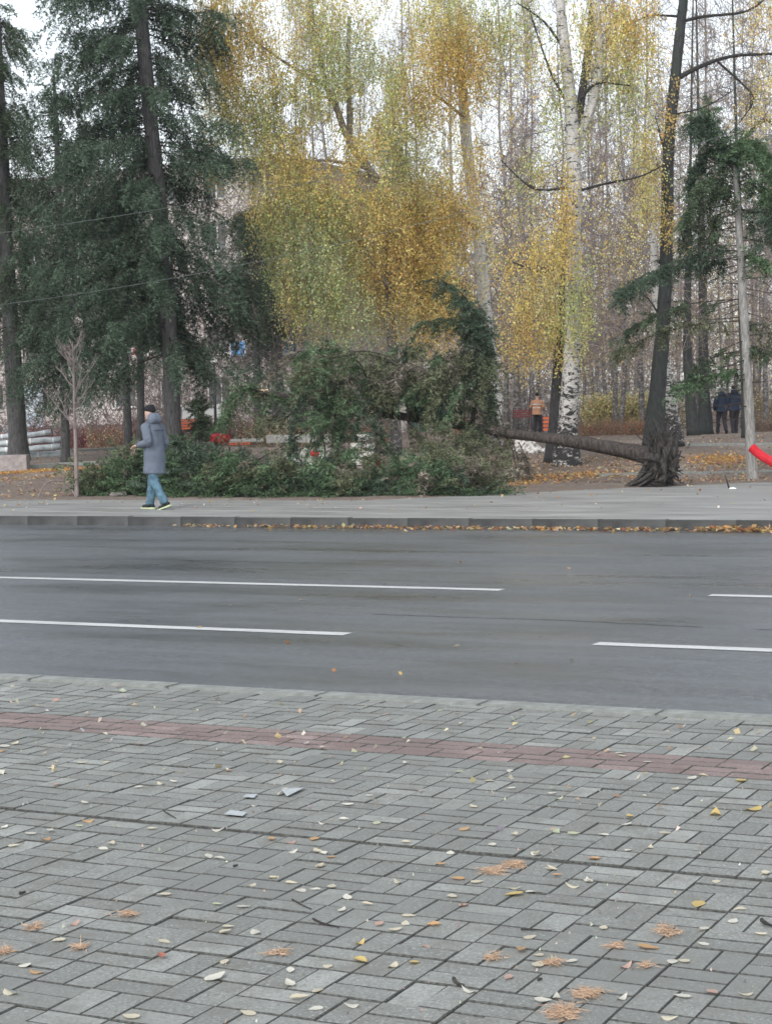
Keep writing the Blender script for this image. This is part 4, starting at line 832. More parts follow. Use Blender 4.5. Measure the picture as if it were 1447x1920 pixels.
for a, b_ in (((-.26, 0), (.26, 0)), ((-.26, 0), (0, .5)), ((.26, 0), (0, .5))):
    d = Vector((b_[0]-a[0], 0, b_[1]-a[1])); tri.box((cx + (a[0]+b_[0])/2, -.125, 1.55 + (a[1]+b_[1])/2), (d.length, .02, .06), axes=[d.normalized(), (0, 1, 0), Vector((-d.z, 0, d.x)).normalized()])
link('triangle_emblem', tri.mesh('triangle_emblem'), bo, M['metal'])
def sign(nm, label, px, py, wd, ht, mat, Yv=FV - .5):
    d = ray(px, py); t = Yv/(d.x*VX + d.y*VY); p = Vector((d.x*t, d.y*t, CAMH + d.z*t)); o = bpy.data.objects.new(nm, None); COL.objects.link(o)
    o.matrix_world = Matrix.Translation(p) @ Matrix.Rotation(RZ, 4, 'Z'); setp(o, label, 'sign'); mb = MB(); mb.box((0, 0, 0), (wd, .12, ht)); link('panel', mb.mesh('panel'), o, mat)
    fb = MB()
    for z in (-ht/2 - .02, ht/2 + .02): fb.box((0, 0, z), (wd + .08, .16, .04))
    for x in (-wd/2 - .02, wd/2 + .02): fb.box((x, 0, 0), (.04, .16, ht))
    link('sign_frame', fb.mesh('sign_frame'), o, M['frame'] if mat != M['teal'] else M['metal']); br_ = MB()
    br_.box((0, .3, 0), (.06, .5, .06)); link('bracket', br_.mesh('bracket'), o, M['metal']); return o
sign('shop_sign', 'bright blue square sign showing through the spruces', 447, 653, .85, .72, M['blue']); sign('shop_sign', 'dark teal sign partly hidden right of the brown spruce trunk', 532, 656, 1.25, .62, M['teal'])
sign('shop_sign', 'small red sign beside the thick leaning spruce trunk', 257, 659, .5, .36, M['redp']); sign('shop_sign', 'small white sign just right of the red sign', 280, 660, .55, .30, M['frame'])
b = on(401, 55); lp = empty('street_lamp', b, 'park lamp with a white globe on a thin dark post among the spruces', 'lamp'); mb = MB(); gp = P(401, 677, b.y) - b
mb.tube([Vector((gp.x, gp.y, 0)), Vector((gp.x, gp.y, gp.z - .1))], [.05, .035], 8); link('post', mb.mesh('post', True), lp, M['metal'])
bm = bmesh.new(); bmesh.ops.create_uvsphere(bm, u_segments=16, v_segments=10, radius=.105); bmesh.ops.translate(bm, vec=gp, verts=bm.verts); me = bpy.data.meshes.new('globe'); bm.to_mesh(me); bm.free(); me.polygons.foreach_set('use_smooth', [True]*len(me.polygons)); link('globe', me, lp, M['globe'])
# pavilion with green doors
b = on(812, 98); kb = empty('pavilion', b, 'low white-columned pavilion with green doors seen between the birches', 'building'); k = 98/F
X = lambda px: (px - 812)*k
mb = MB(); mb.box((0, 1.5, 1.6), (3.6, 2.6, 3.2)); link('wall', mb.mesh('wall'), kb, M['wall'])
mb = MB(); mb.box((0, 1., 3.42), (4.2, 4, .25)); link('roof', mb.mesh('roof'), kb, M['frame'])
for px0, px1 in ((768, 800), (815, 843)):
    mb = MB(); mb.box((X((px0+px1)/2), .16, 1.5), ((px1-px0)*k, .06, 2.9)); d_ = link('door', mb.mesh('door'), kb, M['green']); mb = MB(); mb.box((X(px1) - .12, .1, 1.2), (.03, .05, .2)); link('handle', mb.mesh('handle'), d_, M['frame'])
for px in (762, 808, 848, 862):
    mb = MB(); mb.tube([(X(px), -.6, 0), (X(px), -.6, 3.28)], [.13, .11], 10); link('column', mb.mesh('column', True), kb, M['frame'])

# ------------------------------------------------------------------ building-site things lying about the park
def lying_tube(name, label, cat, a, b, r, mat, group=None, flat=.85, sag=.02, ends=None):
    n = 14; pts = [a.lerp(b, i/n) + Vector((random.gauss(0, .01), 0, -sag*math.sin(math.pi*i/n) + random.gauss(0, .012))) for i in range(n+1)]
    ro = empty(name, (a+b)/2, label, cat, group); mb = MB(); mb.tube(pts, r, 10, .10, flat=flat); link('wrapping', rel(mb, ro).mesh('wrapping', True), ro, mat)
    mb = MB()
    for i in range(1, n, 3): mb.tube([pts[i] - (b-a).normalized()*.02, pts[i] + (b-a).normalized()*.02], r*1.06, 10, .02, flat=flat)
    link('strap', rel(mb, ro).mesh('strap', True), ro, M['frame']); return ro
q0 = GT(40, 862); Yq = q0.y; pz = lambda y: P(40, y, Yq).z
for i, (xl, xr, yl, yr, r, dY, lab) in enumerate(((-90, 96, 824, 811, .085, .5, 'topmost film-wrapped silvery pipe of the stack by the left spruce'), (-90, 114, 834, 824, .095, .1, 'film-wrapped silvery pipe second from the top of the stack'), (-90, 112, 847, 838, .10, -.1, 'film-wrapped silvery pipe third from the top of the stack'),
        (-90, 134, 857, 850, .11, .2, 'lowest and longest film-wrapped silvery pipe of the stack'))):
    lying_tube('wrapped_pipe', lab, 'pipe', P(xl, yl, Yq + dY), P(xr, yr, Yq + dY + .8), r, M['film'], 'film-wrapped pipes')
def block(name, label, cat, c, size, mat, rz=0, bev=.015, group=None):
    bm = bmesh.new(); bmesh.ops.create_cube(bm, size=1); bmesh.ops.scale(bm, vec=size, verts=bm.verts); bmesh.ops.bevel(bm, geom=list(bm.edges), offset=bev, segments=2, affect='EDGES')
    for v in bm.verts: v.co += Vector((random.gauss(0, .004), random.gauss(0, .004), random.gauss(0, .004)))
    me = bpy.data.meshes.new(name); bm.to_mesh(me); bm.free(); o = link(name, me, None, mat, c); o.rotation_euler.z = rz; return setp(o, label, cat, group)
p = GT(0, 884); block('concrete_block', 'low grey-brown concrete block at the left edge in front of the pipes', 'block', p + Vector((0, 0, .2)), (1.55, .5, .46), M['conc'])
p = on(8, 60); block('red_beam', 'thin red strip behind the film-wrapped pipes at the left edge', 'beam', P(4, 816, 60), (.7, .1, .09), M['redp'])
Yk = 45.5; p = on(678, Yk); zs = p.z
for i, lab in enumerate(('lowest pale slab of the stack behind the fallen spruce', 'second pale slab from the bottom of the stack behind the fallen spruce', 'third pale slab from the bottom of the stack behind the fallen spruce', 'topmost pale slab of the stack behind the fallen spruce')):
    block('pale_slab', lab, 'slab', Vector((p.x + random.gauss(0, .03), p.y, zs + .11 + i*.2)), (.62 - .03*i, .4, .15), M['slab'], random.gauss(0, .05), group='stack of pale slabs')
for px, py, sx, sz, lab in ((356, 774, .50, .42, 'white panel standing right behind the thick leaning spruce trunk'), (398, 772, .55, .46, 'white panel standing left of the leaning conifer crown'), (600, 842, .5, .12, 'pale board lying behind the crushed spruce crown'), (448, 826, 1.2, .10, 'pale concrete beam lying right of the red bundle'), (560, 822, 1.6, .22, 'pale concrete beam lying behind the arched spruce limbs')):
    Yw = 66 if py < 800 else 50; block('panel' if 'panel' in lab else 'beam', lab, 'panel' if 'panel' in lab else 'beam', P(px, py, Yw), (sx*1.1, .06 if 'panel' in lab else .25, sz), M['frame'] if 'panel' in lab else M['slab'], random.uniform(-.2, .2))
def heap(name, label, px, py, wx, h, mat, n=60, s=.1, Y=None):
    b = GT(px, py) if Y is None else on(px, Y); ro = empty(name, b, label, 'heap'); mb = MB()
    for k in range(n):
        a = random.uniform(0, 6.28); r_ = random.random()**.6; x = math.cos(a)*r_*wx; y = math.sin(a)*r_*wx*.6; z = h*(1-r_)*random.uniform(.3, 1)
        ax = [Vector((random.gauss(0, 1), random.gauss(0, 1), random.gauss(0, 1))).normalized()]; ax.append(ax[0].orthogonal().normalized()); ax.append(ax[0].cross(ax[1]))
        mb.box((x, y, z + .03), (s*random.uniform(.6, 1.6), s*random.uniform(.5, 1.1), s*random.uniform(.4, .8)), axes=ax)
    setp(link('rubble', mb.mesh('rubble'), ro, mat), kind='stuff'); return ro
heap('rubble_heap', 'whitish rubble heap under the lying trunk left of the scarred birch', 985, 850, .5, .45, M['slab'], 90, .12)
heap('rubble_heap', 'pale rubble heap behind the crushed crown under the broken trunk', 575, 850, 1.0, .45, M['slab'], 130, .12, 47)
def bundle(label, px, py, sx, sz, Y, mat):
    bm = bmesh.new(); bmesh.ops.create_icosphere(bm, subdivisions=3, radius=1)
    for v in bm.verts:
        n_ = v.co.copy(); k = 1 + .16*math.sin(7*n_.x + 3)*math.sin(8*n_.z + 5*n_.y) + random.uniform(-.05, .05); v.co = Vector((n_.x*sx*k, n_.y*sx*.6*k, n_.z*sz*k))
    me = bpy.data.meshes.new('bundle'); bm.to_mesh(me); bm.free(); o = link('bundle', me, None, mat, P(px, py, Y)); return setp(o, label, 'bundle')
bundle('crumpled bright red bundle behind the low spruce branches', 411, 822, .29, .13, 48, M['redp']); bundle('small crumpled red scrap behind the crushed spruce crown', 712, 868, .13, .09, 40, M['redp']); bundle('small red scrap left of the pale slab stack', 590, 850, .12, .08, 46, M['redp'])
# orange-red mesh barriers: posts with woven strips
def barrier(label, pxs, py0, py1, Y, mat):
    a, b = P(pxs[0], py1, Y), P(pxs[1], py1, Y); h = (py1-py0)*Y/F; a.z, b.z = TZ(a.x, a.y), TZ(b.x, b.y); ro = empty('barrier', a, label, 'barrier'); d = b - a; n = max(1, int(d.length/.9))
    top = P(pxs[0], py0, Y).z - a.z
    for i in range(n+1):
        q = d*i/n; mb = MB(); mb.tube([q, q + Vector((0, 0, top + .05))], .025, 6); link('post', mb.mesh('post'), ro, M['metal'])
    for k in range(4):
        mb = MB(); z = top - .04 - k*h/4; mb.box(d/2 + Vector((0, -.03, z)), (d.length, .012, h/4*.62), axes=[d.normalized(), Vector((-d.y, d.x, 0)).normalized(), (0, 0, 1)]); link('strip', mb.mesh('strip'), ro, mat)
barrier('brick-red slatted barrier showing left of the small conifer bush', (338, 366), 786, 806, 60, M['orange']); barrier('orange-red slatted barrier low behind the red bundle and dry weeds', (430, 470), 822, 834, 52, M['orange'])
barrier('orange-red slatted barrier between the worker and the black slanting trunk', (1018, 1064), 782, 810, 66, M['orange']); barrier('dark red slatted barrier left of the orange-vested worker', (962, 996), 768, 784, 74, M['brick'])

# red corrugated pipe at the right edge
c = [P(1409, 839, 36.), P(1424, 852, 35.9), P(1447, 866, 35.8), P(1475, 882, 35.8), P(1520, 905, 35.9), P(1580, 918, 36.2)]
for q in c: q.z = max(q.z, .1)
ro = empty('corrugated_pipe', c[-1], 'bright red corrugated pipe end poking in from the right edge', 'pipe'); pts = smoothpts(c, 16); mb = MB(); mb.tube(pts, [.086 + .010*(i % 2) for i in range(len(pts))], 14, cap=False); link('hose', rel(mb, ro).mesh('hose'), ro, M['redp'])
mb = MB(); mb.tube(pts[:2], .074, 14); link('dark_bore', rel(mb, ro).mesh('dark_bore'), ro, M['metal'])
mb = MB(); mb.tube(smoothpts([G(72, 932), P(84, 909, G(72, 932).y), P(103, 901, G(72, 932).y), P(128, 908, G(72, 932).y), G(143, 934)], 5), .016, 6, .1); setp(link('bent_branch', mb.mesh('bent_branch', True), None, M['sapling']), 'thin dark branch bent in an arch beside the bare sapling', 'branch')
mb = MB(); a = G(1367, 917); mb.tube([a, P(1359, 890, a.y)], [.018, .012], 6); setp(link('stake', mb.mesh('stake', True), None, M['root']), 'thin leaning stake near the foot of the pale grey spruce trunk', 'stake')
a = G(222, 932); block('stone_chip', 'pale angular stone in front of the crushed crown left of the person', 'stone', a + Vector((0, 0, .05)), (.34, .14, .1), M['conc'], .5, .03)
for px, py, lab in ((1373, 918, 'flat white scrap on the pavement edge left of the pale grey trunk'), (1407, 992, 'whitish plastic scrap in the gutter leaves at the right edge, left one'), (1433, 993, 'whitish plastic scrap in the gutter leaves at the right edge, right one')):
    a = G(px, py, 0 if py < 980 else ROADZ); bm = bmesh.new(); bmesh.ops.create_icosphere(bm, subdivisions=2, radius=.07 if py < 980 else .10)
    for v in bm.verts: v.co = Vector((v.co.x*(1.1 + random.uniform(-.2, .2)), v.co.y*.8, abs(v.co.z)*.45 + random.uniform(0, .02)))
    me = bpy.data.meshes.new('scrap'); bm.to_mesh(me); bm.free(); setp(link('scrap', me, None, M['frame'], a), lab, 'scrap')

# overhead cables along the road
def cable(label, pts, v):
    Q = []
    for px, py in pts: d = ray(px, py); t = v/(d.x*VX + d.y*VY); Q.append((d.x*UX*t + d.y*UY*t, CAMH + d.z*t))
    Q.sort(); co_ = np.polyfit([q[0] for q in Q], [q[1] for q in Q], 1 if len(Q) < 4 else 2)
    mb = MB(); U = np.linspace(-45, 12, 60); mb.tube([W(u, v, max(1.5, float(np.polyval(co_, u)))) for u in U], .004, 5)
    setp(link('overhead_cable', mb.mesh('overhead_cable', True), None, M['wallc']), label, 'cable')
cable('lower thin cable crossing in front of the spruces and birches', [(10, 570), (139, 552), (521, 482), (653, 452)], 24.)
cable('upper thin cable crossing in front of the spruces and birches', [(139, 417), (313, 390), (694, 318), (843, 287)], 24.)

# ------------------------------------------------------------------ people
M.update(skin=plain('skin', (.50, .33, .26), .6, .06, 20), coat=plain('grey_blue_coat', (.115, .136, .175), .85, .14, 7, 1.), coatd=plain('dark_coat_trim', (.06, .07, .09), .85, .1, 12), jeans=plain('light_blue_denim', (.080, .148, .20), .85, .4, 11, .9), black=plain('black_knit', (.012, .012, .015), .9, .3, 30),
    shoe=plain('black_shoe', (.015, .016, .018), .6, .2, 20), lime=plain('lime_sole', (.42, .47, .30), .6, .1, 10), navy=plain('navy_jacket', (.012, .020, .040), .8, .15, 8), trous=plain('dark_trousers', (.025, .022, .028), .85, .2, 10), vest=plain('orange_vest', (.42, .22, .13), .7, .12, 10), refl=plain('reflective_band', (.6, .6, .57), .5, .1, 10), hair=plain('dark_hair', (.015, .012, .011), .8, .3, 30))
FOLD = bpy.data.textures.new('folds', 'CLOUDS'); FOLD.noise_scale = .13; FOLD.noise_depth = 2
def loft(rings, n=12):
    """rings: (centre, rx, ry, tilt-axis tangent) ellipses"""
    V, Fq = [], []
    for c, rx, ry, tan in rings:
        t = Vector(tan).normalized(); x = Vector((1, 0, 0)); x = (x - t*x.dot(t)); x = x.normalized() if x.length > .1 else Vector((0, 1, 0)); y = t.cross(x)
        for k in range(n): a = 2*math.pi*k/n; V.append(Vector(c) + x*(math.cos(a)*rx) + y*(math.sin(a)*ry))
    for i in range(len(rings)-1):
        for k in range(n): Fq.append([i*n + k, i*n + (k+1) % n, (i+1)*n + (k+1) % n, (i+1)*n + k])
    mb = MB(); mb.add(np.array([tuple(v) for v in V]), Fq); mb.f.setdefault(n, []).append(np.array([[k for k in range(n)][::-1], [(len(rings)-1)*n + k for k in range(n)]])); return mb
def cloth(name, mb, root, mat, sub=1):
    o = link(name, mb.mesh(name, True), root, mat)
    md = o.modifiers.new('round', 'SUBSURF'); md.levels = md.render_levels = max(2, sub + 1)
    if name in ('coat', 'sleeve', 'hood', 'trouser_leg', 'jacket'): dm = o.modifiers.new('folds', 'DISPLACE'); dm.texture = FOLD; dm.strength = .045 if name != 'coat' else .035; dm.texture_coords = 'LOCAL'
    return o
def limb(pts, rr, flat=1.):
    pts = smoothpts(pts, 4); r = np.interp(np.linspace(0, 1, len(pts)), np.linspace(0, 1, len(rr)), rr); mb = MB(); mb.tube(pts, r, 10, flat=flat); return mb
def person(loc, label, heading, arms, legs, kind, mats, lean=.03, ht=1.76):
    root = empty('person', loc, label, 'person', None, heading); root.scale = (ht/1.76,)*3
    v, e, r = [], [], []
    def add(p, rad, par=None):
        v.append(Vector(p)); r.append(rad)
        if par is not None: e.append((par, len(v)-1))
        return len(v)-1
    pel = add((0, 0, .96), .105); sp1 = add((lean*.3, 0, 1.14), .10, pel); ch = add((lean*.7, 0, 1.34), .115, sp1); nb = add((lean, 0, 1.48), .06, ch); nk = add((lean + .02, 0, 1.54), .052, nb)
    hd = add((lean + .035, 0, 1.625), .088, nk); ht_ = add((lean + .03, 0, 1.70), .075, hd); add((lean + .125, 0, 1.62), .014, hd); add((lean + .09, 0, 1.575), .03, hd)
    for sd in (-1, 1): add((lean + .02, sd*.085, 1.62), .014, hd)
    for (S_, E_, W_) in arms:
        s_i = add(S_, .05, ch); e_i = add(E_, .04, s_i); w_i = add(W_, .028, e_i); d = (Vector(W_) - Vector(E_)).normalized(); pm = add(Vector(W_) + d*.06, .032, w_i); sd = Vector((0, 0, 1)).cross(d).normalized() if abs(d.z) < .9 else Vector((1, 0, 0)); upv = d.cross(sd)
        for k, off in enumerate((-.027, -.009, .009, .027)): a = add(Vector(W_) + d*.105 + sd*off, .0095, pm); b_ = add(Vector(W_) + d*(.135 + .008*(k in (1, 2))) + sd*off - Vector((0, 0, .012)), .009, a); add(Vector(W_) + d*.15 + sd*off - Vector((0, 0, .035)), .008, b_)
        a = add(Vector(W_) + d*.05 + sd*.04, .011, pm); add(Vector(W_) + d*.09 + sd*.055, .009, a)
    for (Hp, K_, A_, yaw) in legs:
        h_ = add(Hp, .085, pel); k_ = add(K_, .055, h_); a_ = add(A_, .035, k_)
    me = bpy.data.meshes.new('body'); me.from_pydata([tuple(x) for x in v], e, [])
    o = link('body', me, root, mats['skin']); md = o.modifiers.new('skin', 'SKIN'); md.use_smooth_shade = True
    for i, sv in enumerate(me.skin_vertices[0].data): sv.radius = (r[i], r[i]); sv.use_root = i == 0
    ss = o.modifiers.new('smooth', 'SUBSURF'); ss.levels = ss.render_levels = 1
    # trousers, shoes
    hips = loft([((0, 0, .80), .125, .175, (0, 0, 1)), ((0, 0, .92), .13, .18, (0, 0, 1)), ((0, 0, 1.04), .12, .165, (0, 0, 1))]); cloth('trousers', hips, root, mats['trousers'])
    for (Hp, K_, A_, pitch) in legs:
        Hp, K_, A_ = Vector(Hp), Vector(K_), Vector(A_); cloth('trouser_leg', limb([Hp + Vector((0, 0, .02)), Hp.lerp(K_, .5), K_, K_.lerp(A_, .5), A_ + Vector((0, 0, -.02))], [.105, .10, .078, .076, .074]), root, mats['trousers'], 0)
        cp2, sp2 = math.cos(pitch), math.sin(pitch); tr = lambda x, z: A_ + Vector((x*cp2 + z*sp2, 0, -x*sp2 + z*cp2))
        up_ = loft([(tr(-.085, -.045), .03, .032, (1, 0, -.1)), (tr(-.05, -.02), .05, .044, (1, 0, -.1)), (tr(.03, -.03), .042, .046, (1, 0, -.2)), (tr(.11, -.052), .026, .05, (1, 0, -.1)), (tr(.175, -.062), .014, .034, (1, 0, 0))], 10); sh = cloth('shoe', up_, root, mats['shoe'])
        so_ = MB(); prof = [(-.105, .03), (-.09, .042), (-.02, .04), (.06, .048), (.13, .05), (.175, .038), (.195, .015)]; vv = []
        for x, yy in prof:
            hgt = .030 - .010*(x + .1)/.3
            for z in (-.088 + (.012 if x > .15 else 0), -.088 + hgt):
                for s_2 in (-1, 1): q = tr(x, z); vv.append((q.x, q.y + s_2*yy, q.z))
        ff = []
        for i in range(len(prof)-1): a = i*4; ff += [[a, a+4, a+5, a+1], [a+2, a+3, a+7, a+6], [a, a+2, a+6, a+4], [a+1, a+5, a+7, a+3]]
        ff += [[0, 1, 3, 2], [24, 26, 27, 25]]; so_.add(vv, ff); link('sole', so_.mesh('sole'), sh, mats['sole'])
    # coat or jacket
    hem = .60 if kind == 'coat' else .84
    sh_ = [((0, 0, hem), .185, .215, (0, 0, 1)), ((0, 0, hem + .02), .19, .22, (0, 0, 1)), ((-.005, 0, hem*.5 + .5), .175, .21, (0, 0, 1)), ((0, 0, 1.08), .165, .20, (0, 0, 1)), ((lean*.5, 0, 1.25), .165, .215, (.05, 0, 1)), ((lean*.8, 0, 1.39), .15, .225, (.08, 0, 1)), ((lean, 0, 1.455), .11, .16, (.1, 0, 1)), ((lean + .01, 0, 1.50), .085, .10, (.1, 0, 1))]
    co2 = loft(sh_, 16); ct = cloth('coat' if kind == 'coat' else 'jacket', co2, root, mats['coat'])
    for (S_, E_, W_) in arms:
        S_, E_, W_ = Vector(S_), Vector(E_), Vector(W_); cloth('sleeve', limb([S_.lerp(Vector((lean, 0, S_.z)), .35), S_, S_.lerp(E_, .5), E_, E_.lerp(W_, .5), W_], [.075, .088, .08, .074, .068, .056]), root, mats['coat'], 1)
        cloth('cuff', limb([W_.lerp(E_, .12), W_ + (W_-E_).normalized()*.015], [.058, .054]), root, mats['trim'], 0)
    if kind != 'vest':
        hood = loft([((lean - .05, 0, 1.41), .07, .12, (.6, 0, 1)), ((lean - .075, 0, 1.47), .11, .155, (.4, 0, 1)), ((lean - .05, 0, 1.545), .115, .145, (.25, 0, 1)), ((lean - .04, 0, 1.605), .09, .115, (.1, 0, 1)), ((lean - .04, 0, 1.635), .05, .08, (0, 0, 1))], 14); cloth('hood', hood, root, mats['coat'])
    hat = loft([((lean + .02, 0, 1.645), .103, .096, (-.15, 0, 1)), ((lean + .025, 0, 1.70), .107, .098, (-.12, 0, 1)), ((lean + .02, 0, 1.755), .088, .08, (-.1, 0, 1)), ((lean + .015, 0, 1.782), .04, .038, (0, 0, 1))], 14); cloth('hat' if kind == 'coat' else 'hair', hat, root, mats['hat'])
    return root, ct
hd_l = math.atan2(-UY, -UX)             # walking to the left along the pavement
pb = G(292, 955)
A_left = ((.02, .205, 1.40), (-.05, .25, 1.15), (.16, .23, 1.10)); A_right = ((.02, -.205, 1.40), (-.06, -.25, 1.15), (.05, -.23, .93))
L_left = ((0, .09, .90), (-.05, .10, .50), (-.25, .09, .115), .30); L_right = ((0, -.09, .90), (.12, -.09, .50), (.16, -.08, .09), -.02)
mm = dict(skin=M['skin'], coat=M['coat'], trim=M['coatd'], trousers=M['jeans'], shoe=M['shoe'], sole=M['lime'], hat=M['black'])
pr, _ = person(pb, 'person in a long grey-blue hooded coat and light jeans walking left past the fallen spruce', hd_l, (A_left, A_right), (L_left, L_right), 'coat', mm, ht=1.80)
mb = MB(); V2 = []
for i in range(9):
    y = -.16 + .04*i; x = -(.158*math.sqrt(max(0, 1 - (y/.222)**2))) + .008
    V2 += [(x - .012, y, 1.335 - .02*abs(y)), (x - .012, y, 1.352 - .02*abs(y))]
mb.add(V2, [[2*i, 2*i+2, 2*i+3, 2*i+1] for i in range(8)]); link('yoke_seam', mb.mesh('yoke_seam'), pr, M['coatd'])
mn = dict(mm, coat=M['navy'], trim=M['navy'], trousers=M['trous'], sole=M['shoe'], hat=M['hair'])
away = math.pi/2 + .12
AR = (((.0, .2, 1.40), (-.02, .27, 1.14), (.10, .24, .93)), ((.0, -.2, 1.40), (-.06, -.27, 1.14), (-.06, -.25, .90)))
LG = (((0, .09, .90), (.16, .09, .52), (.22, .09, .10), 0), ((0, -.09, .90), (-.04, -.09, .50), (-.26, -.09, .16), .5))
LG2 = (((0, .09, .90), (.02, .09, .5), (-.10, .09, .10), .1), ((0, -.09, .90), (.10, -.09, .50), (.10, -.09, .09), 0))
b = on(1353, 67.5); person(b, 'person in a dark navy hooded jacket walking away, left one of the pair', away, AR, LG, 'jacket', dict(mn, hat=plain('grey_knit_hat', (.12, .11, .12), .9, .2, 20)), ht=1.70)
b = on(1377, 67.5); person(b, 'taller person in a dark navy jacket walking away half hidden by the pale grey trunk', away, AR, LG2, 'jacket', mn, ht=1.76)
b = on(1007, 78); AW = (((.02, .2, 1.40), (.02, .29, 1.16), (.24, .2, 1.10)), ((.02, -.2, 1.40), (.04, -.29, 1.16), (.26, -.2, 1.12)))
wr, _ = person(b, 'worker in an orange hi-vis vest standing behind the lying trunk left of the scarred birch', math.pi/2 - .5, AW, LG2, 'vest', dict(mn, coat=M['vest'], trim=M['vest'], sole=M['shoe']), ht=1.75)
for z, rx, ry in ((1.12, .17, .205), (1.26, .17, .22)): link('reflective_band', loft([((.01, 0, z), rx, ry, (0, 0, 1)), ((.01, 0, z + .045), rx + .002, ry + .002, (0, 0, 1))], 16).mesh('reflective_band', True), wr, M['refl'])

# ------------------------------------------------------------------ leaf litter too small to count: gutter, path edges, park floor
ml = MB()
def litter(P_, size, tones, lift=.015):
    n = len(P_); a = nrm(np.concatenate([R.normal(size=(n, 2)), R.normal(size=(n, 1))*.35], 1)); s = nrm(np.cross(a, np.array([0, 0, 1.]) + R.normal(size=(n, 3))*.35)); L = (size*R.uniform(.6, 1.3, n))[:, None]
    c = vary(np.asarray(tones)[R.integers(0, len(tones), n)], n, .2); p = P_ + np.array([0, 0, 1.])*R.uniform(.3, 1.6, (n, 1))*lift
    ml.add(np.stack([p - a*L*.5, p + s*L*.36, p + a*L*.5, p - s*L*.36 + np.array([0, 0, .008])], 1).reshape(-1, 3), np.arange(4*n).reshape(-1, 4), np.repeat(c, 4, 0))
DRY = [(.50, .31, .14), (.42, .24, .12), (.55, .40, .2), (.30, .16, .10), (.62, .50, .33)]; BROWN = [(.30, .21, .16), (.40, .28, .2), (.22, .16, .13), (.50, .38, .29)]; ORN = [(.60, .34, .12), (.55, .28, .10), (.64, .44, .2)]
n = 1500; u = R.uniform(-16, -3, n); v = FK0 - np.abs(R.normal(size=n))*.22 - .02; k = R.random(n) < np.clip((u + 17)/5, .15, 1)*(.45 + .55*np.sin(u*2.1)**2); u, v = u[k], v[k]
litter(np.stack([u*UX + v*VX, u*UY + v*VY, np.full(len(u), ROADZ)], 1), .075, DRY, .03)
n = 700; u = R.uniform(-7.5, -2, n); v = FK0 - np.abs(R.normal(size=n))*.16 - .02; litter(np.stack([u*UX + v*VX, u*UY + v*VY, np.full(n, ROADZ)], 1), .085, ORN + DRY, .05)
def band(pts, sd, n, tones, size=.075):
    pts = [GT(*p) for p in pts]; f = R.uniform(0, len(pts)-1.001, n); i = f.astype(int); A = np.array([tuple(p) for p in pts]); p = A[i]*(1-(f-i))[:, None] + A[i+1]*(f-i)[:, None] + np.stack([R.normal(size=n)*.3, R.normal(size=n)*sd, np.zeros(n)], 1)
    p[:, 2] = [TZ(x, y) + .01 for x, y in p[:, :2]]; litter(p, size, tones, .03)
band([(-40, 893), (30, 888), (100, 884), (190, 879)], .35, 1100, ORN); band([(-40, 905), (160, 892)], .5, 250, DRY); band([(930, 905), (1000, 898), (1080, 894), (1180, 890)], .45, 1100, ORN + DRY); band([(1305, 868), (1350, 862), (1398, 860)], .7, 900, ORN)
band([(1180, 905), (1300, 903), (1447, 900)], .6, 350, DRY + BROWN); band([(930, 880), (1100, 875), (1200, 868)], 1.6, 1100, DRY + BROWN); band([(1270, 880), (1447, 876)], .9, 500, DRY + BROWN); band([(950, 912), (990, 905)], .4, 160, ORN)
n = 9000; px = R.uniform(-150, 1600, n); Y = 38 + 50*R.random(n)**1.4; x = (px-723.5)/F*Y; uu = x*UX + Y*UY; vv = x*VX + Y*VY; ee = np.array([edge(a) for a in uu]); k = vv > ee + .05; x, Y = x[k], Y[k]
litter(np.stack([x, Y, [TZ(a, b_) + .012 for a, b_ in zip(x, Y)]], 1), .08, BROWN + BROWN + DRY + [(.5, .42, .32)], .02)
n = 260; px = R.uniform(-50, 1500, n); u = R.uniform(-24, -5, n); v = FK1 + (np.array([edge(a) for a in u]) - FK1)*(1 - .8*R.random(n)**1.6); litter(np.stack([u*UX + v*VX, u*UY + v*VY, np.full(n, .006)], 1), .06, DRY + [(.7, .62, .5)], .01)
n = 120; u = R.uniform(-9, -1, n); v = R.uniform(NK1, 20, n); litter(np.stack([u*UX + v*VX, u*UY + v*VY, np.full(n, ROADZ + .004)], 1)[:40], .05, DRY, .006)
n = 170; u = R.uniform(-7, -1.3, n); v = R.uniform(6.3, 9.0, n); litter(np.stack([u*UX + v*VX, u*UY + v*VY, np.full(n, .003)], 1), .036, [(.66, .60, .46), (.6, .45, .3), (.7, .66, .56)], .006)
n = 500; u = R.uniform(-6, -.5, n); v = R.uniform(3.6, 7.5, n); litter(np.stack([u*UX + v*VX, u*UY + v*VY, np.full(n, .002)], 1), .009, [(.6, .58, .5), (.3, .25, .2), (.5, .4, .3)], .002)
setp(link('leaf_litter', ml.mesh('leaf_litter'), None, LEAF), kind='stuff')

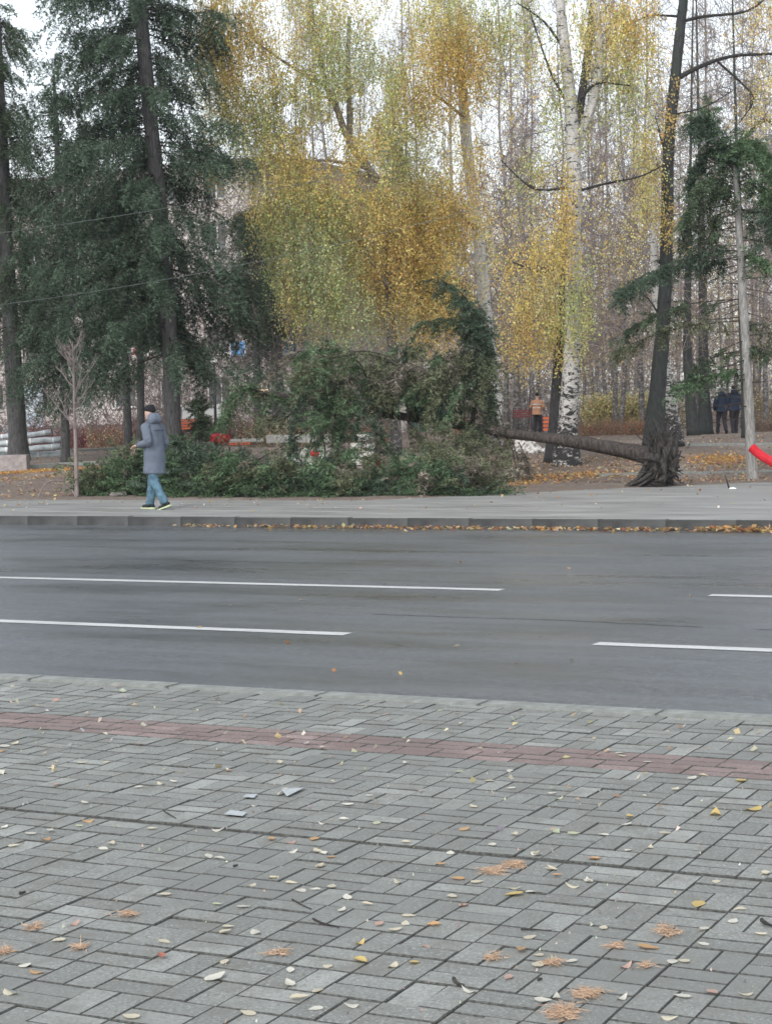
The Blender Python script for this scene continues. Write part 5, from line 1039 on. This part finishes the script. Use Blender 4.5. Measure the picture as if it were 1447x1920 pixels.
# ------------------------------------------------------------------ single leaves, needle tufts and twigs on the near pavement
def leafm(name):
    m, t, o = nodes(name); oi = N(t, 'ShaderNodeObjectInfo'); v = coord(t, kind='Object'); n = noise(t, v, 60, 3)
    sx = N(t, 'ShaderNodeSeparateXYZ'); t.links.new(v, sx.inputs[0]); ab = N(t, 'ShaderNodeMath', operation='ABSOLUTE'); t.links.new(sx.outputs['Y'], ab.inputs[0])
    col = mixc(t, oi.outputs['Color'], (.30, .17, .07), ramp(t, n, [(.58, g(0)), (.75, g(.6))])); col = mixc(t, col, (.45, .33, .18), ramp(t, ab.outputs[0], [(.001, g(.5)), (.0025, g(0))]))
    d = N(t, 'ShaderNodeBsdfPrincipled', Roughness=.55); t.links.new(col, d.inputs['Base Color']); tr = N(t, 'ShaderNodeBsdfTranslucent'); t.links.new(col, tr.inputs['Color']); mx = N(t, 'ShaderNodeMixShader', Fac=.25)
    t.links.new(d.outputs[0], mx.inputs[1]); t.links.new(tr.outputs[0], mx.inputs[2]); t.links.new(mx.outputs[0], o.inputs[0]); return m
M['fleaf'] = leafm('fallen_leaf_surface')
def leaf_shape(curl, fold, wide, sd):
    rr = random.Random(sd); V, Fq = [], []; n = 9
    for i in range(n):
        t = i/(n-1); x = (t - .42); w_ = wide*math.sin(math.pi*min(1, t**.75))**.8*(1 - .25*t) if 0 < t < 1 else 0.004
        z0 = curl*(x*x)*1.2 + .03
        for s in (-1, -.5, 0, .5, 1): V.append((x, s*w_*(1 + rr.uniform(-.08, .08)*(abs(s) == 1)), z0 + abs(s)*w_*fold + rr.uniform(-.012, .012)))
    for i in range(n-1):
        for k in range(4): a = i*5 + k; Fq.append([a, a+5, a+6, a+1])
    b_ = len(V); V += [(-.42, -.012, .03), (-.42, .012, .03), (-.66, .03, .05), (-.66, .05, .05)]; Fq.append([b_, b_+1, b_+3, b_+2])
    me = mesh_np('fallen_leaf', np.array(V), np.array(Fq), smooth=True); me.materials.append(M['fleaf']); return me
LV = [leaf_shape(.15, .10, .36, 1), leaf_shape(.45, .3, .34, 2), leaf_shape(.06, .04, .38, 3), leaf_shape(.55, -.2, .35, 4), leaf_shape(.25, .55, .32, 5), leaf_shape(-.25, .06, .37, 6)]
SHN = ['flattish', 'curled', 'flat', 'arched', 'folded', 'domed']
TONE = {'c': ('pale cream', (.60, .55, .42)), 'o': ('orange-tan', (.54, .33, .16)), 'y': ('yellow', (.60, .45, .17)), 'p': ('dull pinkish', (.50, .34, .28)), 'w': ('whitish', (.66, .64, .56)), 'g': ('greenish', (.50, .52, .36)), 'r': ('reddish', (.42, .17, .12))}
C7 = '285,275p 230,337c 95,435w 140,462o 40,545cB 512,635cB 870,420c 830,485wX 625,403r 640,160c 975,125c 1060,97c 1165,145w 1225,145w 1285,130c 1240,50c 1125,118c 840,200g 940,208w 880,288c 870,310c 1420,200c 1325,225w 1395,350y 1395,418yB 1270,438c 1125,455w 1125,512w 1155,567cB 1228,603w 965,622c 1230,533c 1365,592w 990,308w 635,345c 1345,172w'
C8 = '245,42o 310,92o 372,105c 90,107c 285,157c 327,187p 125,228c 115,258c 75,283c 20,262p 222,263o 190,338p 70,410c 148,398y 650,58c 665,80o 725,122c 780,102w 515,148yB 510,128c 570,140w 565,308c 835,272c 537,355oB 600,370c 597,408cB 720,393w 490,452p 915,413p 350,503w 610,538w 665,523w 900,528w 1180,185yB 1335,202c 1305,248w 1200,275w 1200,332w 990,343oB 1085,393w 1130,393c 1230,505p 1355,513c 1070,600c 1125,522w 1410,297c 1425,72c 1245,104c 800,20p 590,3c 620,400o'
CU = '159,1507w 165,1540o 149,1549g 58,1564w 94,1559w 86,1574o 24,1586c 284,1555c 193,1592w 209,1583c 8,1553w 96,1440c 152,1431c 198,1429c 107,1472p 260,1476w 302,1470c 326,1467w 534,1479w 479,1511w 428,1446p 524,1431c 653,1510w 643,1538w 606,1545w 407,1557w 509,1574o 589,1574oB 545,1580p 548,1598w 595,1598c 606,1602w 620,1609o 391,1606w 410,1608w 512,1647c 600,1624w 692,1492w 706,1544g 761,1430w 862,1447g 956,1445w 917,1465c 959,1478w 1035,1487w 1047,1498g 888,1514c 870,1556o 965,1566c 923,1584w 1006,1602wB 760,1580c 844,1600w 1033,1630c 1073,1565g 1161,1412w 1167,1419g 1214,1429w 1389,1464yB 1297,1460w 1266,1481c 1181,1532y 1176,1547w 1132,1565w 1341,1526yX 1412,1517yX 1245,1562c 1178,1594w 1114,1611o 1218,1590c 1435,1637c 1103,1653w 8,1400wB 28,1396c 5,1408o'
LEAFS = []
def parse(s, ox, oy, sc):
    for tok in s.split():
        a, b_ = tok.split(','); big = 1.
        if b_[-1] in 'BX': big = 1.35 if b_[-1] == 'B' else 1.8; b_ = b_[:-1]
        LEAFS.append((ox + float(a)/sc, oy + float(b_[:-1])/sc, b_[-1], big))
parse(C7, 0, 1600, 2.067); parse(C8, 700, 1600, 1.937); parse(CU, 0, 0, 1)
LM = []
def needles(label, px, py, wpx, hpx, n, tone=(.48, .34, .25)):
    c = G(px, py); k = c.y/F; mb = MB(); sx = wpx*k/2; sy = hpx*k*c.y/CAMH/2
    p = np.stack([R.normal(size=n)*sx*.5, R.normal(size=n)*sy*.5, R.uniform(.003, .012, n)], 1); d = nrm(np.stack([R.normal(size=n), R.normal(size=n), R.normal(size=n)*.12], 1)); thin(mb, p, p + d*R.uniform(.015, .04, (n, 1)), .0013, tone)
    n2 = n//2; p = p[:n2]; d = d[:n2][::-1]; thin(mb, p, p + d*R.uniform(.02, .045, (n2, 1)), .0015, (.48, .34, .23))
    o = empty('needle_tuft', c, label, 'needles', 'dry needle tufts on the near pavement'); setp(link('needle', mb.mesh('needle'), o, TWIGM), kind='stuff'); LM.append((px, py, label))
for a in (('big rust-coloured tuft of dry needles at the bottom of the pavement', 1056, 1904, 66, 28, 260), ('rust-coloured needle tuft just above the big bottom one', 1100, 1868, 52, 18, 160), ('long rust-coloured streak of needles below the dark joint, left half', 924, 1636, 42, 14, 150), ('long rust-coloured streak of needles below the dark joint, right half', 964, 1624, 38, 14, 150), ('sharp tan needle tuft right of the arched orange leaf', 1249, 1750, 40, 20, 120), ('small rust needle tuft in the lower middle', 922, 1799, 28, 10, 60), ('faint tan needle tuft right of the lower middle', 1156, 1778, 28, 12, 60),
          ('tan needle tuft in the lower left', 240, 1717, 32, 10, 70), ('pale needle tuft at the far lower left', 66, 1740, 28, 14, 60), ('rusty needle tuft at the left edge', 10, 1787, 26, 12, 70), ('thin tan needle tuft left of the red leaf', 151, 1780, 28, 8, 60), ('reddish scatter of needles left of the twig row', 520, 1790, 40, 10, 60), ('tiny dry needle tuft below the pale folded leaf', 1036, 1808, 34, 12, 70), ('pale scatter of needles beside the middle joint', 1210, 1815, 20, 8, 40)): needles(*a)
def twig_on(label, pts, r, nm='twig'):
    q = [G(*p) + Vector((0, 0, r + .002)) for p in pts]; mb = MB(); mb.tube(smoothpts(q, 4), np.linspace(r, r*.5, (len(q)-1)*4 + 1), 6, .15); setp(link(nm, mb.mesh(nm, True), None, M['root']), label, 'twig', 'twigs on the near pavement'); LM.append((pts[0][0], pts[0][1], label))
twig_on('longest dark twig, lying slanted in the lower middle', [(587, 1727), (605, 1735), (636, 1743)], .004); twig_on('short thick dark twig low in the middle', [(850, 1841), (858, 1850), (870, 1853)], .006); twig_on('black curved twig at the right edge', [(1428, 1731), (1437, 1738), (1450, 1743)], .007); twig_on('straight thin dark twig under the cream leaves in the lower right', [(976, 1746), (1005, 1747), (1034, 1748)], .003)
twig_on('black crumb-like twig bit at the upper left', [(37, 1680), (48, 1677)], .006); twig_on('black crumb-like twig bit left of the middle', [(438, 1628), (446, 1626)], .005); twig_on('thin dark twig below the dark joint at the left', [(308, 1524), (318, 1530), (330, 1537)], .003); twig_on('dark twig bit near the lower needle tufts', [(1008, 1842), (1016, 1841)], .006); twig_on('thin bent twig above the longest dark twig', [(548, 1690), (570, 1702), (584, 1708)], .003)
def scrap(label, pts, z=.006):
    q = [G(*p, z) for p in pts]; c = sum(q, Vector())/len(q); me = mesh_np('paper_scrap', np.array([tuple(a - c + Vector((0, 0, random.uniform(0, .006)))) for a in q]), np.array([list(range(len(q)))])); o = link('paper_scrap', me, None, M['dullfilm'], c); sm = o.modifiers.new('thick', 'SOLIDIFY'); sm.thickness = .001; setp(o, label, 'scrap'); LM.append((pts[0][0], pts[0][1], label))
scrap('pale triangular plastic scrap beside a cream leaf below the red band', [(538, 1494), (527, 1482), (574, 1477), (570, 1480)]); scrap('bright whitish plastic sliver left of the triangular scrap', [(455, 1496), (462, 1490), (483, 1490), (476, 1497)]); scrap('pale bluish plastic sliver just above the dark joint', [(420, 1529), (432, 1522), (463, 1524), (455, 1531)])
SHORT = {}
order = sorted(range(len(LEAFS)), key=lambda i: LEAFS[i][1])
rank = {}
for px, py, tn, big in LEAFS:
    cands = sorted(LM, key=lambda l: (l[0]-px)**2 + (2.2*(l[1]-py))**2); lm_ = cands[0]; SHORT.setdefault(id(lm_[2]) if False else lm_[2], []).append(((lm_[0]-px)**2 + (2.2*(lm_[1]-py))**2, px, py, tn, big))
SH = ['big needle tuft at the bottom', 'needle tuft above the big bottom one', 'left half of the needle streak', 'right half of the needle streak', 'tan needle tuft near the right edge', 'small rust needle tuft', 'faint tan needle tuft', 'tan needle tuft in the lower left', 'pale needle tuft far left', 'rusty needle tuft at the left edge', 'thin tan needle tuft', 'reddish scatter of needles', 'needle tuft below the folded leaf', 'pale scatter of needles',
      'longest dark twig', 'short thick dark twig', 'black curved twig at the right edge', 'straight thin dark twig', 'black twig crumb at the left', 'black twig crumb in the middle', 'thin dark twig below the joint', 'dark twig bit by the needle tufts', 'thin bent twig', 'triangular plastic scrap', 'bright plastic sliver', 'bluish plastic sliver']
short_of = {l[2]: t_ for l, t_ in zip(LM, SH)}
TW = ['', '', 'second', 'third', 'fourth', 'fifth', 'sixth', 'seventh', 'eighth', 'ninth', 'tenth', 'eleventh', 'twelfth', 'thirteenth', 'fourteenth', 'fifteenth', 'sixteenth', 'seventeenth', 'eighteenth', 'nineteenth', 'twentieth']
TW += ['twenty-' + o_ for o_ in ordn[:9]] + ['thirtieth'] + ['thirty-' + o_ for o_ in ordn[:9]] + ['fortieth'] + ['forty-' + o_ for o_ in ordn[:9]]
for lab, lst in SHORT.items():
    lst.sort()
    for k, (dd, px, py, tn, big) in enumerate(lst):
        nm_, c = TONE[tn]; vi = random.randrange(6) if big < 1.7 else (0 if tn == 'w' else 3); me = LV[vi]; p = G(px, py, .003); o = link('fallen_leaf', me, None, None, p)
        s_ = .045*big*random.uniform(.85, 1.15)*(1 if py > 1600 else 1.05); o.scale = (s_, s_*random.uniform(.8, 1.1), s_*random.uniform(.7, 1.1)); o.rotation_euler = (random.gauss(0, .06), random.gauss(0, .06), random.uniform(0, 6.28)); kk = random.uniform(.85, 1.12); o.color = (*[min(1, a*kk) for a in c], 1)
        wds = short_of[lab]; pos = 'closest' if k == 0 else f'{TW[k+1]} closest'
        setp(o, f'{nm_} fallen leaf {pos} to the {wds}', 'leaf', 'fallen leaves on the near pavement')

# ------------------------------------------------------------------ damp autumn air
bm = bmesh.new(); bmesh.ops.create_cube(bm, size=1); me = bpy.data.meshes.new('haze'); bmesh.ops.scale(bm, vec=(780, 720, 42), verts=bm.verts); bm.to_mesh(me); bm.free()
hm = bpy.data.materials.new('haze'); hm.use_nodes = True; t = hm.node_tree; t.nodes.clear(); o_ = t.nodes.new('ShaderNodeOutputMaterial'); pv = t.nodes.new('ShaderNodeVolumePrincipled')
pv.inputs['Color'].default_value = (.86, .91, .95, 1); pv.inputs['Density'].default_value = .00035; pv.inputs['Anisotropy'].default_value = .2; t.links.new(pv.outputs[0], o_.inputs['Volume'])
hz = link('haze', me, None, hm, (0, 170, 19.6)); setp(hz, kind='stuff')
